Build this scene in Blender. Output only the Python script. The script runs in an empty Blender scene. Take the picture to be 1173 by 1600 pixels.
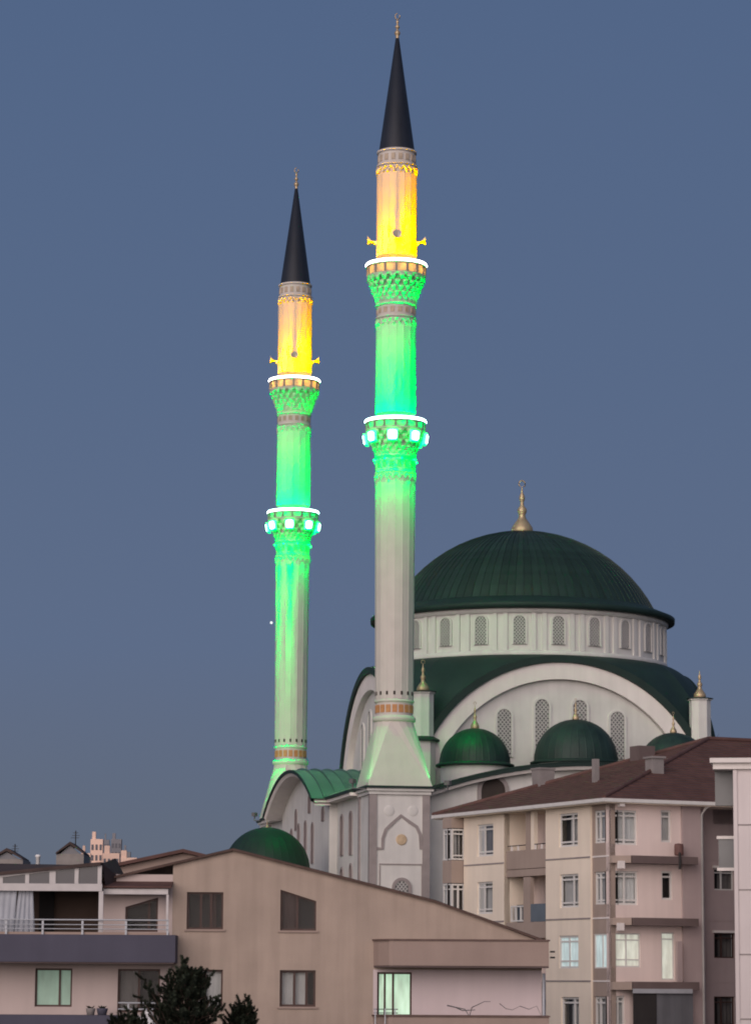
import bpy, bmesh, math, random
from math import sin, cos, pi, radians, sqrt, atan2, tan, asin
from mathutils import Vector, Matrix
from mathutils.geometry import tessellate_polygon

random.seed(7)
sc = bpy.context.scene
COL = sc.collection

# ------------------------------------------------------------------ camera
PW, PH, FPX = 1173.0, 1600.0, 4750.0          # photograph size and focal length in its pixels
PITCH, ROLL = radians(8.855), 0.0058
cF = Vector((0, cos(PITCH), sin(PITCH)))
_r0, _u0 = Vector((1, 0, 0)), Vector((0, -sin(PITCH), cos(PITCH)))
cR = cos(ROLL) * _r0 + sin(ROLL) * _u0
cU = cos(ROLL) * _u0 - sin(ROLL) * _r0
cam = bpy.data.cameras.new('camera')
cam.sensor_fit = 'VERTICAL'; cam.sensor_height = 24.0
cam.lens = FPX / PH * 24.0
cam.clip_start = 0.5; cam.clip_end = 20000
camo = bpy.data.objects.new('camera', cam); COL.objects.link(camo)
camo.matrix_world = Matrix(((cR.x, cU.x, -cF.x, 0), (cR.y, cU.y, -cF.y, 0), (cR.z, cU.z, -cF.z, 0), (0, 0, 0, 1)))
sc.camera = camo
GZ = -14.0                                      # ground, the eye is at z = 0 (fifth floor opposite)

# ------------------------------------------------------------------ sky, afterglow, exposure
w = bpy.data.worlds.new('World'); sc.world = w; w.use_nodes = True
nt = w.node_tree; bg = nt.nodes['Background']; wout = nt.nodes['World Output']
tc = nt.nodes.new('ShaderNodeTexCoord'); sx = nt.nodes.new('ShaderNodeSeparateXYZ')
nt.links.new(tc.outputs['Generated'], sx.inputs[0])
ramp = nt.nodes.new('ShaderNodeValToRGB'); nt.links.new(sx.outputs['Z'], ramp.inputs[0])
cr = ramp.color_ramp
cr.elements[0].position = 0.0; cr.elements[0].color = (0.136, 0.146, 0.176, 1)
cr.elements[1].position = 1.0; cr.elements[1].color = (0.055, 0.085, 0.165, 1)
for p, c in ((0.045, (0.121, 0.148, 0.203)), (0.11, (0.100, 0.147, 0.245)), (0.2, (0.086, 0.134, 0.236)), (0.32, (0.075, 0.122, 0.226))):
    e = cr.elements.new(p); e.color = (*c, 1)
bg.inputs[1].default_value = 1.0
nt.links.new(ramp.outputs[0], bg.inputs[0])
sky = nt.nodes.new('ShaderNodeTexSky'); sky.sky_type = 'NISHITA'; sky.sun_disc = False
SUN_AZ = radians(201)                            # afterglow behind the camera, to its left
sky.sun_elevation = radians(-2.0); sky.sun_rotation = SUN_AZ
sky.ozone_density = 2.0
bg2 = nt.nodes.new('ShaderNodeBackground'); bg2.inputs[1].default_value = 0.10
nt.links.new(sky.outputs[0], bg2.inputs[0])
add = nt.nodes.new('ShaderNodeAddShader')
nt.links.new(bg.outputs[0], add.inputs[0]); nt.links.new(bg2.outputs[0], add.inputs[1])
nt.links.new(add.outputs[0], wout.inputs[0])
sun = bpy.data.lights.new('afterglow', 'SUN'); sun.energy = 3.2; sun.angle = radians(70); sun.color = (1.0, 0.835, 0.765)
suno = bpy.data.objects.new('afterglow', sun); COL.objects.link(suno)
sdir = Vector((sin(SUN_AZ) * cos(radians(14)), cos(SUN_AZ) * cos(radians(14)), sin(radians(14))))
suno.rotation_euler = sdir.to_track_quat('Z', 'Y').to_euler()
sc.render.engine = 'CYCLES'
sc.cycles.use_denoising = True
sc.cycles.filter_width = 1.9
sc.cycles.max_bounces = 5; sc.cycles.diffuse_bounces = 3; sc.cycles.transparent_max_bounces = 8
sc.cycles.sample_clamp_indirect = 4.0
vs = sc.view_settings
vs.view_transform = 'Standard'; vs.look = 'None'; vs.gamma = 1.0; vs.exposure = 0.0; vs.use_curve_mapping = False

# ------------------------------------------------------------------ helpers
def ray(px, py):
    return cF + cR * ((px - PW / 2) / FPX) - cU * ((py - PH / 2) / FPX)
def at(px, py, Y):
    d = ray(px, py); return d * (Y / d.y)
def zy(py, Y, px=640):
    return at(px, py, Y).z

MATS = {}
def mat(name, col, rough=0.8, var=0.12, scale=1.5, bump=0.0, bscale=30.0, spec=0.3, metal=0.0, emit=None, estr=0.0, streak=0.0, transl=0.0):
    m = bpy.data.materials.new(name); m.use_nodes = True; n = m.node_tree; b = n.nodes['Principled BSDF']
    b.inputs['Roughness'].default_value = rough; b.inputs['Metallic'].default_value = metal
    b.inputs['Specular IOR Level'].default_value = spec
    t = n.nodes.new('ShaderNodeTexCoord'); oi = n.nodes.new('ShaderNodeObjectInfo')
    no = n.nodes.new('ShaderNodeTexNoise'); no.inputs['Scale'].default_value = scale; no.inputs['Detail'].default_value = 6
    n.links.new(t.outputs['Object'], no.inputs['Vector'])
    mr = n.nodes.new('ShaderNodeMapRange'); mr.inputs['From Min'].default_value = 0.3; mr.inputs['From Max'].default_value = 0.7
    mr.inputs['To Min'].default_value = 1 - var; mr.inputs['To Max'].default_value = 1 + var * 0.6
    n.links.new(no.outputs['Fac'], mr.inputs['Value'])
    val = mr.outputs[0]
    if name in ('dome_green', 'roof_green', 'roof_green_dark', 'far_afterglow', 'curtain_grey', 'curtain_white', 'ornament'):   # sheets weather differently
        mo = n.nodes.new('ShaderNodeMapRange'); mo.inputs['To Min'].default_value = .82; mo.inputs['To Max'].default_value = 1.14
        n.links.new(oi.outputs['Random'], mo.inputs['Value']); mm = n.nodes.new('ShaderNodeMath'); mm.operation = 'MULTIPLY'
        n.links.new(val, mm.inputs[0]); n.links.new(mo.outputs[0], mm.inputs[1]); val = mm.outputs[0]
    if streak:
        mp = n.nodes.new('ShaderNodeMapping'); mp.inputs['Scale'].default_value = (1.6, 1.6, 0.12)
        n.links.new(t.outputs['Object'], mp.inputs['Vector'])
        n2 = n.nodes.new('ShaderNodeTexNoise'); n2.inputs['Scale'].default_value = 1.4; n2.inputs['Detail'].default_value = 5
        n.links.new(mp.outputs[0], n2.inputs['Vector'])
        m2 = n.nodes.new('ShaderNodeMapRange'); m2.inputs['From Min'].default_value = 0.35; m2.inputs['From Max'].default_value = 0.6
        m2.inputs['To Min'].default_value = 1 - streak; m2.inputs['To Max'].default_value = 1.0
        n.links.new(n2.outputs['Fac'], m2.inputs['Value'])
        mu = n.nodes.new('ShaderNodeMath'); mu.operation = 'MULTIPLY'
        n.links.new(val, mu.inputs[0]); n.links.new(m2.outputs[0], mu.inputs[1]); val = mu.outputs[0]
    mul = n.nodes.new('ShaderNodeVectorMath'); mul.operation = 'SCALE'; mul.inputs[0].default_value = col[:3]
    n.links.new(val, mul.inputs['Scale']); n.links.new(mul.outputs[0], b.inputs['Base Color'])
    if bump:
        nb = n.nodes.new('ShaderNodeTexNoise'); nb.inputs['Scale'].default_value = bscale; nb.inputs['Detail'].default_value = 4
        n.links.new(t.outputs['Object'], nb.inputs['Vector'])
        bp = n.nodes.new('ShaderNodeBump'); bp.inputs['Strength'].default_value = bump; bp.inputs['Distance'].default_value = 0.03
        n.links.new(nb.outputs['Fac'], bp.inputs['Height']); n.links.new(bp.outputs[0], b.inputs['Normal'])
    if emit:
        b.inputs['Emission Color'].default_value = (*emit, 1); b.inputs['Emission Strength'].default_value = estr
        if 'lit' in name:                          # curtains and furniture in a lit room, seen unevenly
            mp = n.nodes.new('ShaderNodeMapping'); mp.inputs['Scale'].default_value = (5, 5, 1.1); n.links.new(t.outputs['Object'], mp.inputs['Vector'])
            n3 = n.nodes.new('ShaderNodeTexNoise'); n3.inputs['Scale'].default_value = 1.0; n3.inputs['Detail'].default_value = 4; n.links.new(mp.outputs[0], n3.inputs['Vector'])
            m3 = n.nodes.new('ShaderNodeMapRange'); m3.inputs['From Min'].default_value = .3; m3.inputs['From Max'].default_value = .7
            m3.inputs['To Min'].default_value = estr * .55; m3.inputs['To Max'].default_value = estr * 1.3
            n.links.new(n3.outputs['Fac'], m3.inputs['Value']); n.links.new(m3.outputs[0], b.inputs['Emission Strength'])
    if transl:
        tr = n.nodes.new('ShaderNodeBsdfTranslucent'); n.links.new(mul.outputs[0], tr.inputs['Color'])
        mx = n.nodes.new('ShaderNodeMixShader'); mx.inputs[0].default_value = transl
        n.links.new(b.outputs[0], mx.inputs[1]); n.links.new(tr.outputs[0], mx.inputs[2])
        n.links.new(mx.outputs[0], n.nodes['Material Output'].inputs[0])
    MATS[name] = m; return m
def glass_mat(name, tint, gloss=0.25, alpha=0.6):
    m = bpy.data.materials.new(name); m.use_nodes = True; n = m.node_tree; n.nodes.remove(n.nodes['Principled BSDF'])
    g = n.nodes.new('ShaderNodeBsdfGlossy'); g.inputs['Roughness'].default_value = 0.06
    t = n.nodes.new('ShaderNodeBsdfTransparent'); t.inputs['Color'].default_value = (*tint, 1)
    lw = n.nodes.new('ShaderNodeFresnel'); lw.inputs['IOR'].default_value = 1.5
    ad = n.nodes.new('ShaderNodeMath'); ad.operation = 'ADD'; ad.inputs[1].default_value = gloss * 0.3
    n.links.new(lw.outputs[0], ad.inputs[0]); ad.operation = 'MULTIPLY'; ad.inputs[1].default_value = 0.28
    mx = n.nodes.new('ShaderNodeMixShader'); n.links.new(ad.outputs[0], mx.inputs[0])
    n.links.new(t.outputs[0], mx.inputs[1]); n.links.new(g.outputs[0], mx.inputs[2])
    n.links.new(mx.outputs[0], n.nodes['Material Output'].inputs[0]); MATS[name] = m; return m

mat('stone', (0.64, 0.63, 0.595), 0.75, 0.08, 0.8, 0.15, 14, streak=0.07)
mat('stone_trim', (0.30, 0.265, 0.255), 0.8, 0.12, 2.0, 0.15, 20)
mat('white_plaster', (0.78, 0.73, 0.69), 0.8, 0.07, 0.5, 0.12, 12, streak=0.06)
mat('shaft_stone', (0.58, 0.535, 0.49), 0.7, 0.06, 1.2, 0.1, 16, streak=0.04)
mat('dome_green', (0.019, 0.040, 0.034), 0.55, 0.22, 0.7, 0.05, 8, spec=0.3, streak=0.25)
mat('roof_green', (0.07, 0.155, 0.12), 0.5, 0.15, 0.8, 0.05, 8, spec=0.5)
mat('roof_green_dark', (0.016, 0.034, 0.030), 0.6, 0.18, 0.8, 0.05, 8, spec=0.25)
mat('spire_lead', (0.018, 0.022, 0.032), 0.5, 0.15, 0.6, 0.05, 8, spec=0.3, streak=0.2)
mat('gilding', (0.50, 0.38, 0.24), 0.45, 0.15, 3, metal=0.55)
mat('tile_band', (0.50, 0.24, 0.10), 0.5, 0.2, 4)
mat('tile_pale', (0.56, 0.43, 0.28), 0.6, 0.2, 4)
mat('curtain_cool', (0.40, 0.42, 0.46), 0.9, 0.1, 2)
mat('dark_hole', (0.05, 0.04, 0.035), 0.9, 0.1, 2)
mat('lattice_back', (0.13, 0.13, 0.135), 0.6, 0.2, 3)
mat('lattice_bar', (0.46, 0.45, 0.43), 0.7, 0.1, 3)
mat('brown_shade', (0.20, 0.15, 0.14), 0.6, 0.15, 2)
mat('parapet_stone', (0.66, 0.58, 0.48), 0.7, 0.08, 3, transl=0.6)
mat('ornament', (0.46, 0.37, 0.28), 0.8, 0.25, 3)
mat('post_stone', (0.30, 0.27, 0.24), 0.8, 0.1, 3)
mat('rim_glare_white', (0.8, 0.8, 0.8), 0.4, 0, 1, emit=(1.0, 0.97, 0.92), estr=6.0)
mat('rim_glare_mint', (0.8, 0.8, 0.8), 0.4, 0, 1, emit=(0.62, 1.0, 0.93), estr=6.0)
mat('lamp_side_spill', (0.3, 0.6, 0.4), 0.4, 0, 1, emit=(0.0, 1.0, 0.12), estr=5.0)  # housing sides glow by added emission, spilling green onto the corbel
mat('lamp_face', (0.8, 0.8, 0.8), 0.4, 0, 1, emit=(0.42, 1.0, 0.62), estr=14.0)
mat('added_bulb_green', (.1, .5, .2), 0.4, 0, 1, emit=(0.05, 1.0, 0.2), estr=4.0)
mat('horn_paint', (0.62, 0.58, 0.5), 0.5, 0.08, 3)
mat('fixture_grey', (0.12, 0.12, 0.12), 0.5, 0.1, 3)

mat('beige_render', (0.415, 0.33, 0.272), 0.9, 0.10, 0.7, 0.35, 26, streak=0.12)
mat('beige_trim', (0.36, 0.275, 0.235), 0.9, 0.10, 0.5, 0.3, 26, streak=0.05)
mat('lilac_render', (0.60, 0.51, 0.51), 0.9, 0.07, 0.4, 0.25, 26, streak=0.04)
mat('rose_render', (0.53, 0.44, 0.41), 0.9, 0.08, 0.4, 0.25, 26, streak=0.05)
mat('slate_render', (0.085, 0.083, 0.115), 0.85, 0.10, 0.5, 0.25, 22, streak=0.06)
mat('verge_brown', (0.15, 0.10, 0.085), 0.8, 0.2, 3)
mat('roof_tile', (0.115, 0.060, 0.051), 0.75, 0.25, 1.6, 0.25, 9)
mat('roof_tile_dark', (0.07, 0.048, 0.044), 0.8, 0.25, 1.6, 0.25, 9)
mat('window_brown', (0.075, 0.042, 0.035), 0.5, 0.15, 3)
mat('window_white', (0.66, 0.65, 0.62), 0.45, 0.06, 3)
mat('curtain_grey', (0.50, 0.49, 0.48), 0.9, 0.12, 2)
mat('curtain_dark', (0.16, 0.145, 0.14), 0.9, 0.2, 2)
mat('curtain_brown', (0.07, 0.045, 0.042), 0.9, 0.2, 2)
mat('curtain_white', (0.72, 0.72, 0.71), 0.9, 0.08, 2)
mat('room_dark', (0.035, 0.032, 0.032), 0.95, 0.2, 1)
mat('room_brown', (0.12, 0.085, 0.07), 0.95, 0.2, 1)
mat('lit_mint', (0.5, 0.6, 0.5), 0.9, 0.06, 1.2, emit=(0.50, 0.80, 0.56), estr=0.62)
mat('lit_cyan', (0.5, 0.6, 0.6), 0.9, 0.1, 1.5, emit=(0.62, 0.80, 0.78), estr=0.40)
mat('lit_pale', (0.6, 0.6, 0.5), 0.9, 0.1, 1.5, emit=(0.74, 0.80, 0.70), estr=0.42)
mat('lit_dim_green', (0.3, 0.4, 0.33), 0.9, 0.1, 1.5, emit=(0.40, 0.62, 0.48), estr=0.17)
mat('rail_metal', (0.42, 0.44, 0.47), 0.45, 0.08, 3, metal=0.2)
mat('canopy_white', (0.56, 0.53, 0.52), 0.6, 0.08, 3)
mat('smoked_glass', (0.05, 0.05, 0.058), 0.25, 0.1, 1, spec=0.5)
mat('cream_render', (0.84, 0.74, 0.61), 0.9, 0.07, 0.4, 0.2, 26, streak=0.05)
mat('pink_render', (0.78, 0.65, 0.60), 0.9, 0.08, 0.4, 0.2, 26, streak=0.06)
mat('taupe_render', (0.37, 0.295, 0.25), 0.9, 0.09, 0.5, 0.2, 26, streak=0.05)
mat('mauve_render', (0.43, 0.345, 0.335), 0.9, 0.1, 0.5, 0.2, 26, streak=0.05)
mat('ledge_brown', (0.14, 0.105, 0.10), 0.85, 0.15, 1)
mat('pale_rose', (0.68, 0.615, 0.60), 0.9, 0.06, 0.4, 0.15, 26, streak=0.04)
mat('grey_glass', (0.13, 0.135, 0.135), 0.3, 0.15, 0.8, spec=0.5)
mat('grey_sheet', (0.14, 0.145, 0.16), 0.6, 0.15, 0.8, streak=0.2)
mat('awning_blue', (0.13, 0.16, 0.19), 0.7, 0.12, 1)
mat('concrete', (0.26, 0.235, 0.225), 0.9, 0.15, 1.5, 0.3, 12)
mat('heater_red', (0.16, 0.085, 0.075), 0.6, 0.2, 2)
mat('black_metal', (0.03, 0.028, 0.028), 0.6, 0.2, 2)
mat('bark', (0.07, 0.05, 0.04), 0.95, 0.3, 6, 0.5, 18)
mat('pine_needle', (0.034, 0.043, 0.029), 0.9, 0.5, 2.5, spec=0.1)
mat('twig_grey', (0.20, 0.17, 0.17), 0.9, 0.2, 5)
mat('earth', (0.07, 0.06, 0.05), 0.95, 0.3, 0.05, 0.4, 3)
mat('asphalt', (0.05, 0.05, 0.052), 0.9, 0.2, 0.6, 0.3, 12)
mat('far_afterglow', (0.80, 0.57, 0.46), 0.9, 0.06, 0.05)
mat('far_grey', (0.22, 0.215, 0.23), 0.9, 0.1, 0.05)
mat('far_pane', (0.10, 0.10, 0.12), 0.4, 0.1, 0.2)
mat('far_glare_lit', (0.6, 0.5, 0.4), 0.9, 0, 1, emit=(1.0, 0.86, 0.72), estr=1.3)  # emission paints the sun's glare in far windows
mat('star_glow', (0.5, 0.5, 0.5), 0.9, 0, 1, emit=(0.86, 0.95, 0.9), estr=1.0)
glass_mat('window_glass', (0.88, 0.90, 0.90))

def led(L, col):
    """colour of a saturated LED: such greens and ambers lie outside the display gamut, so one linear component is below zero"""
    L.use_nodes = True; n = L.node_tree; em = n.nodes['Emission']
    c = n.nodes.new('ShaderNodeCombineXYZ')
    for i in range(3): c.inputs[i].default_value = col[i]
    n.links.new(c.outputs[0], em.inputs['Color'])
class MB:
    """collects plain geometry; build() links it as ONE mesh object"""
    def __init__(s): s.v = []; s.f = []; s.sm = []
    def add(s, vs, fs, smooth=False):
        o = len(s.v); s.v += [tuple(p) for p in vs]; s.f += [tuple(i + o for i in f) for f in fs]; s.sm += [smooth] * len(fs); return s
    def box(s, x0, x1, y0, y1, z0, z1):
        return s.hexa([(x0, y0, z0), (x1, y0, z0), (x1, y1, z0), (x0, y1, z0), (x0, y0, z1), (x1, y0, z1), (x1, y1, z1), (x0, y1, z1)])
    def hexa(s, p):
        return s.add(p, [(3, 2, 1, 0), (4, 5, 6, 7), (0, 1, 5, 4), (1, 2, 6, 5), (2, 3, 7, 6), (3, 0, 4, 7)])
    def prism(s, a, b, smooth=False):
        """a, b: two matching loops of points"""
        n = len(a); s.add(list(a) + list(b), [tuple(range(n))[::-1], tuple(range(n, 2 * n))]); o = len(s.v) - 2 * n
        for i in range(n):
            j = (i + 1) % n; s.f.append((o + i, o + j, o + n + j, o + n + i)); s.sm.append(smooth)
        return s
    def strip(s, a, b, closed=False, smooth=True):
        n = len(a); o = len(s.v); s.v += [tuple(p) for p in a] + [tuple(p) for p in b]
        for i in range(n if closed else n - 1):
            j = (i + 1) % n; s.f.append((o + i, o + j, o + n + j, o + n + i)); s.sm.append(smooth)
        return s
    def grid(s, rows, closed=False, smooth=True):
        n = len(rows[0]); o = len(s.v)
        for r in rows: s.v += [tuple(p) for p in r]
        for k in range(len(rows) - 1):
            for i in range(n if closed else n - 1):
                j = (i + 1) % n; s.f.append((o + k * n + i, o + k * n + j, o + (k + 1) * n + j, o + (k + 1) * n + i)); s.sm.append(smooth)
        return s
    def lathe(s, prof, n=32, c=(0, 0), smooth=True, a0=0.0):
        rows = [[(c[0] + r * cos(a0 + 2 * pi * i / n), c[1] + r * sin(a0 + 2 * pi * i / n), z) for i in range(n)] for r, z in prof]
        return s.grid(rows, True, smooth)
    def tube(s, pts, r, n=6, r1=None, smooth=True):
        pts = [Vector(p) for p in pts]; rows = []
        for i, p in enumerate(pts):
            d = (pts[min(i + 1, len(pts) - 1)] - pts[max(i - 1, 0)]).normalized()
            h = Vector((0, 0, 1)) if abs(d.z) < 0.95 else Vector((1, 0, 0))
            a = d.cross(h).normalized(); b = d.cross(a)
            rr = r if r1 is None else r + (r1 - r) * i / max(1, len(pts) - 1)
            rows.append([p + a * (rr * cos(2 * pi * k / n)) + b * (rr * sin(2 * pi * k / n)) for k in range(n)])
        s.grid(rows, True, smooth); s.add(rows[0], [tuple(range(n))]); s.add(rows[-1], [tuple(range(n))]); return s
    def build(s, name, m, parent=None, loc=None, rz=0.0):
        me = bpy.data.meshes.new(name); me.from_pydata(s.v, [], s.f)
        me.polygons.foreach_set('use_smooth', s.sm); me.materials.append(MATS[m]); me.update()
        bm = bmesh.new(); bm.from_mesh(me); bmesh.ops.recalc_face_normals(bm, faces=bm.faces); bm.to_mesh(me); bm.free()
        return place(name, me, parent, loc, rz)
def place(name, me, parent=None, loc=None, rz=0.0):
    o = bpy.data.objects.new(name, me); COL.objects.link(o)
    if parent: o.parent = parent
    if loc: o.location = loc
    o.rotation_euler = (0, 0, rz); return o
def tag(o, label, cat, group=None, kind=None):
    o['label'] = label; o['category'] = cat
    if group: o['group'] = group
    if kind: o['kind'] = kind
    return o
def thing(name, label, cat, loc, rz=0.0, group=None):
    o = bpy.data.objects.new(name, None); COL.objects.link(o); o.location = loc; o.rotation_euler = (0, 0, rz)
    o.empty_display_size = 0.5
    return tag(o, label, cat, group)
def copy_tree(o, parent=None):
    c = o.copy(); COL.objects.link(c); c.parent = parent
    for ch in [x for x in o.children]: copy_tree(ch, c)
    return c

class Fr:
    """a vertical facade plane of a thing: s runs along it, z is world height, d stands out of it"""
    def __init__(s, root, o, S, N):
        s.root = root; s.o = Vector(o); s.S = Vector(S).normalized(); s.N = Vector(N).normalized()
        s.M = Matrix.Translation(root.location) @ Matrix.Rotation(root.rotation_euler.z, 4, 'Z')
        s.bz = root.location.z
    def p(s, a, z, d=0.0):
        q = s.o + s.S * a + s.N * d; return Vector((q.x, q.y, z - s.bz))
    def px(s, x, y, d=0.0):
        Mi = s.M.inverted(); c = Mi @ Vector((0, 0, 0)); r = (Mi.to_3x3() @ ray(x, y))
        o = s.o + s.N * d; t = (o - c).dot(s.N) / r.dot(s.N); q = c + r * t
        return (q - o).dot(s.S), q.z + s.bz
    def rect(s, x0, y0, x1, y1, d=0.0):
        xm, ym = (x0 + x1) / 2, (y0 + y1) / 2
        a0, a1 = s.px(x0, ym, d)[0], s.px(x1, ym, d)[0]
        return min(a0, a1), max(a0, a1), s.px(xm, y1, d)[1], s.px(xm, y0, d)[1]
    def box(s, mb, a0, a1, z0, z1, d0, d1):
        mb.hexa([s.p(a0, z0, d1), s.p(a1, z0, d1), s.p(a1, z0, d0), s.p(a0, z0, d0), s.p(a0, z1, d1), s.p(a1, z1, d1), s.p(a1, z1, d0), s.p(a0, z1, d0)])
        return mb

def wall(name, m, root, fr, outline, holes=(), reveal=0.22, d=0.0, parent=None, thick=0.3):
    """a wall face with real openings; outline and holes are lists of (s, z)"""
    loops = [[Vector((a, z, 0)) for a, z in outline]] + [[Vector((a, z, 0)) for a, z in h] for h in holes]
    flat = [q for l in loops for q in l]; tris = tessellate_polygon(loops)
    mb = MB(); mb.add([fr.p(q.x, q.y, d) for q in flat], tris)
    for h in holes:
        mb.strip([fr.p(a, z, d) for a, z in h], [fr.p(a, z, d - reveal) for a, z in h], True, False)
    mb.strip([fr.p(a, z, d) for a, z in outline], [fr.p(a, z, d - thick) for a, z in outline], True, False)
    return mb.build(name, m, parent or root)
def rl(r): return [(r[0], r[2]), (r[1], r[2]), (r[1], r[3]), (r[0], r[3])]

def window(root, fr, r, frame='window_white', v=(0.5,), h=(), w=0.06, rec=0.12, curtain='curtain_grey', cov=(0.0, 1.0), room='room_dark', sill=None, top=None, label=None, d=0.0, lit=None, glass=True):
    """frame (part) > pane, curtain, dark_backing, sill (sub-parts); top=(z_left, z_right) gives a sloping head"""
    a0, a1, z0, z1 = r; zt = top or (z1, z1); D0 = d - rec - 0.07; D1 = d - rec
    zs = lambda a: zt[0] + (zt[1] - zt[0]) * (a - a0) / (a1 - a0)
    mb = MB()
    def bar(b0, b1, y0, y1):                      # upright
        mb.hexa([fr.p(b0, y0, D1), fr.p(b1, y0, D1), fr.p(b1, y0, D0), fr.p(b0, y0, D0), fr.p(b0, y1(b0), D1), fr.p(b1, y1(b1), D1), fr.p(b1, y1(b1), D0), fr.p(b0, y1(b0), D0)])
    bar(a0, a0 + w, z0 + w, lambda a: zs(a) - w); bar(a1 - w, a1, z0 + w, lambda a: zs(a) - w)
    fr.box(mb, a0, a1, z0, z0 + w, D0, D1 + 0.004)
    mb.hexa([fr.p(a0, zs(a0) - w, D1 + .004), fr.p(a1, zs(a1) - w, D1 + .004), fr.p(a1, zs(a1) - w, D0), fr.p(a0, zs(a0) - w, D0), fr.p(a0, zs(a0), D1 + .004), fr.p(a1, zs(a1), D1 + .004), fr.p(a1, zs(a1), D0), fr.p(a0, zs(a0), D0)])
    for q in v:
        b = a0 + (a1 - a0) * q; bar(b - w * .55, b + w * .55, z0 + w, lambda a: zs(a) - w)
    for q in h:
        b = z0 + (z1 - z0) * q; fr.box(mb, a0 + w, a1 - w, b - w * .45, b + w * .45, D0 - .003, D1 - .006)
    f = mb.build('window', frame, root)
    if label: f['label'] = label
    dp = D0 + 0.02
    pn = MB().add([fr.p(a0 + w * .5, z0 + w * .5, dp), fr.p(a1 - w * .5, z0 + w * .5, dp), fr.p(a1 - w * .5, zs(a1) - w * .5, dp), fr.p(a0 + w * .5, zs(a0) - w * .5, dp)], [(0, 1, 2, 3)])
    if lit: pn.build('pane', lit, f)
    else:
        if glass: pn.build('pane', 'window_glass', f)
        db = D0 - 0.30  # dark sheet behind the glass stands in for the unlit room's shade
        MB().add([fr.p(a0 - .05, z0 - .05, db), fr.p(a1 + .05, z0 - .05, db), fr.p(a1 + .05, zs(a1) + .05, db), fr.p(a0 - .05, zs(a0) + .05, db)], [(0, 1, 2, 3)]).build('dark_backing', room, f)
        if curtain:
            c0, c1 = a0 + (a1 - a0) * cov[0], a0 + (a1 - a0) * cov[1]; n = max(6, int((c1 - c0) / 0.07))
            ph = random.random() * 6
            lo = []; hi = []
            for i in range(n + 1):
                a = c0 + (c1 - c0) * i / n; dd = D0 - 0.10 + 0.035 * sin(i * 2.1 + ph) + 0.012 * sin(i * 5.3)
                lo.append(fr.p(a, z0 + .01, dd)); hi.append(fr.p(a, zs(a) - .01, dd))
            MB().strip(lo, hi).build('curtain', curtain, f)
    if sill:
        fr.box(MB(), a0 - .08, a1 + .08, z0 - .07, z0 - .004, d - rec, d + 0.07).build('sill', sill, f)
    return f

# ------------------------------------------------------------------ ground and roads
g = MB(); N = 24
g.add([(-9000, -400, GZ), (9000, -400, GZ), (9000, 12000, GZ), (-9000, 12000, GZ)], [(0, 1, 2, 3)])
g.build('ground', 'earth')['kind'] = 'structure'
g = MB().box(-80, 80, 88, 98, GZ + .004, GZ + .008); g.build('road', 'asphalt')['kind'] = 'structure'
g = MB().box(-80, 80, 98, 100.5, GZ + .002, GZ + .13); g.build('pavement', 'concrete')['kind'] = 'structure'

# ------------------------------------------------------------------ mosque frame of reference
YR = 165.0
MR = at(615.0, 1235, YR); YL = YR / 0.834; ML = at(453.5, 1240, YL)
dd = Vector((ML.x - MR.x, ML.y - MR.y)); HALF = dd.length / 2; dd.normalize()
uu = Vector((dd.y, -dd.x)); TH = atan2(uu.y, uu.x)
mid = Vector(((MR.x + ML.x) / 2, (MR.y + ML.y) / 2))
k = (818 - PW / 2) / FPX                        # the main dome's axis
SD = (k * mid.y - mid.x) / (uu.x - k * uu.y)
DC = mid + uu * SD                              # dome centre
FU = -SD                                        # minarets stand at local x = -SD, y = -HALF and +HALF
print('SD', SD, 'HALF', HALF, 'DC', DC, 'TH', math.degrees(TH), 'MR', MR, 'ML', ML)
def zw(z): return z - GZ                         # world height -> height above the ground (local z)

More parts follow.
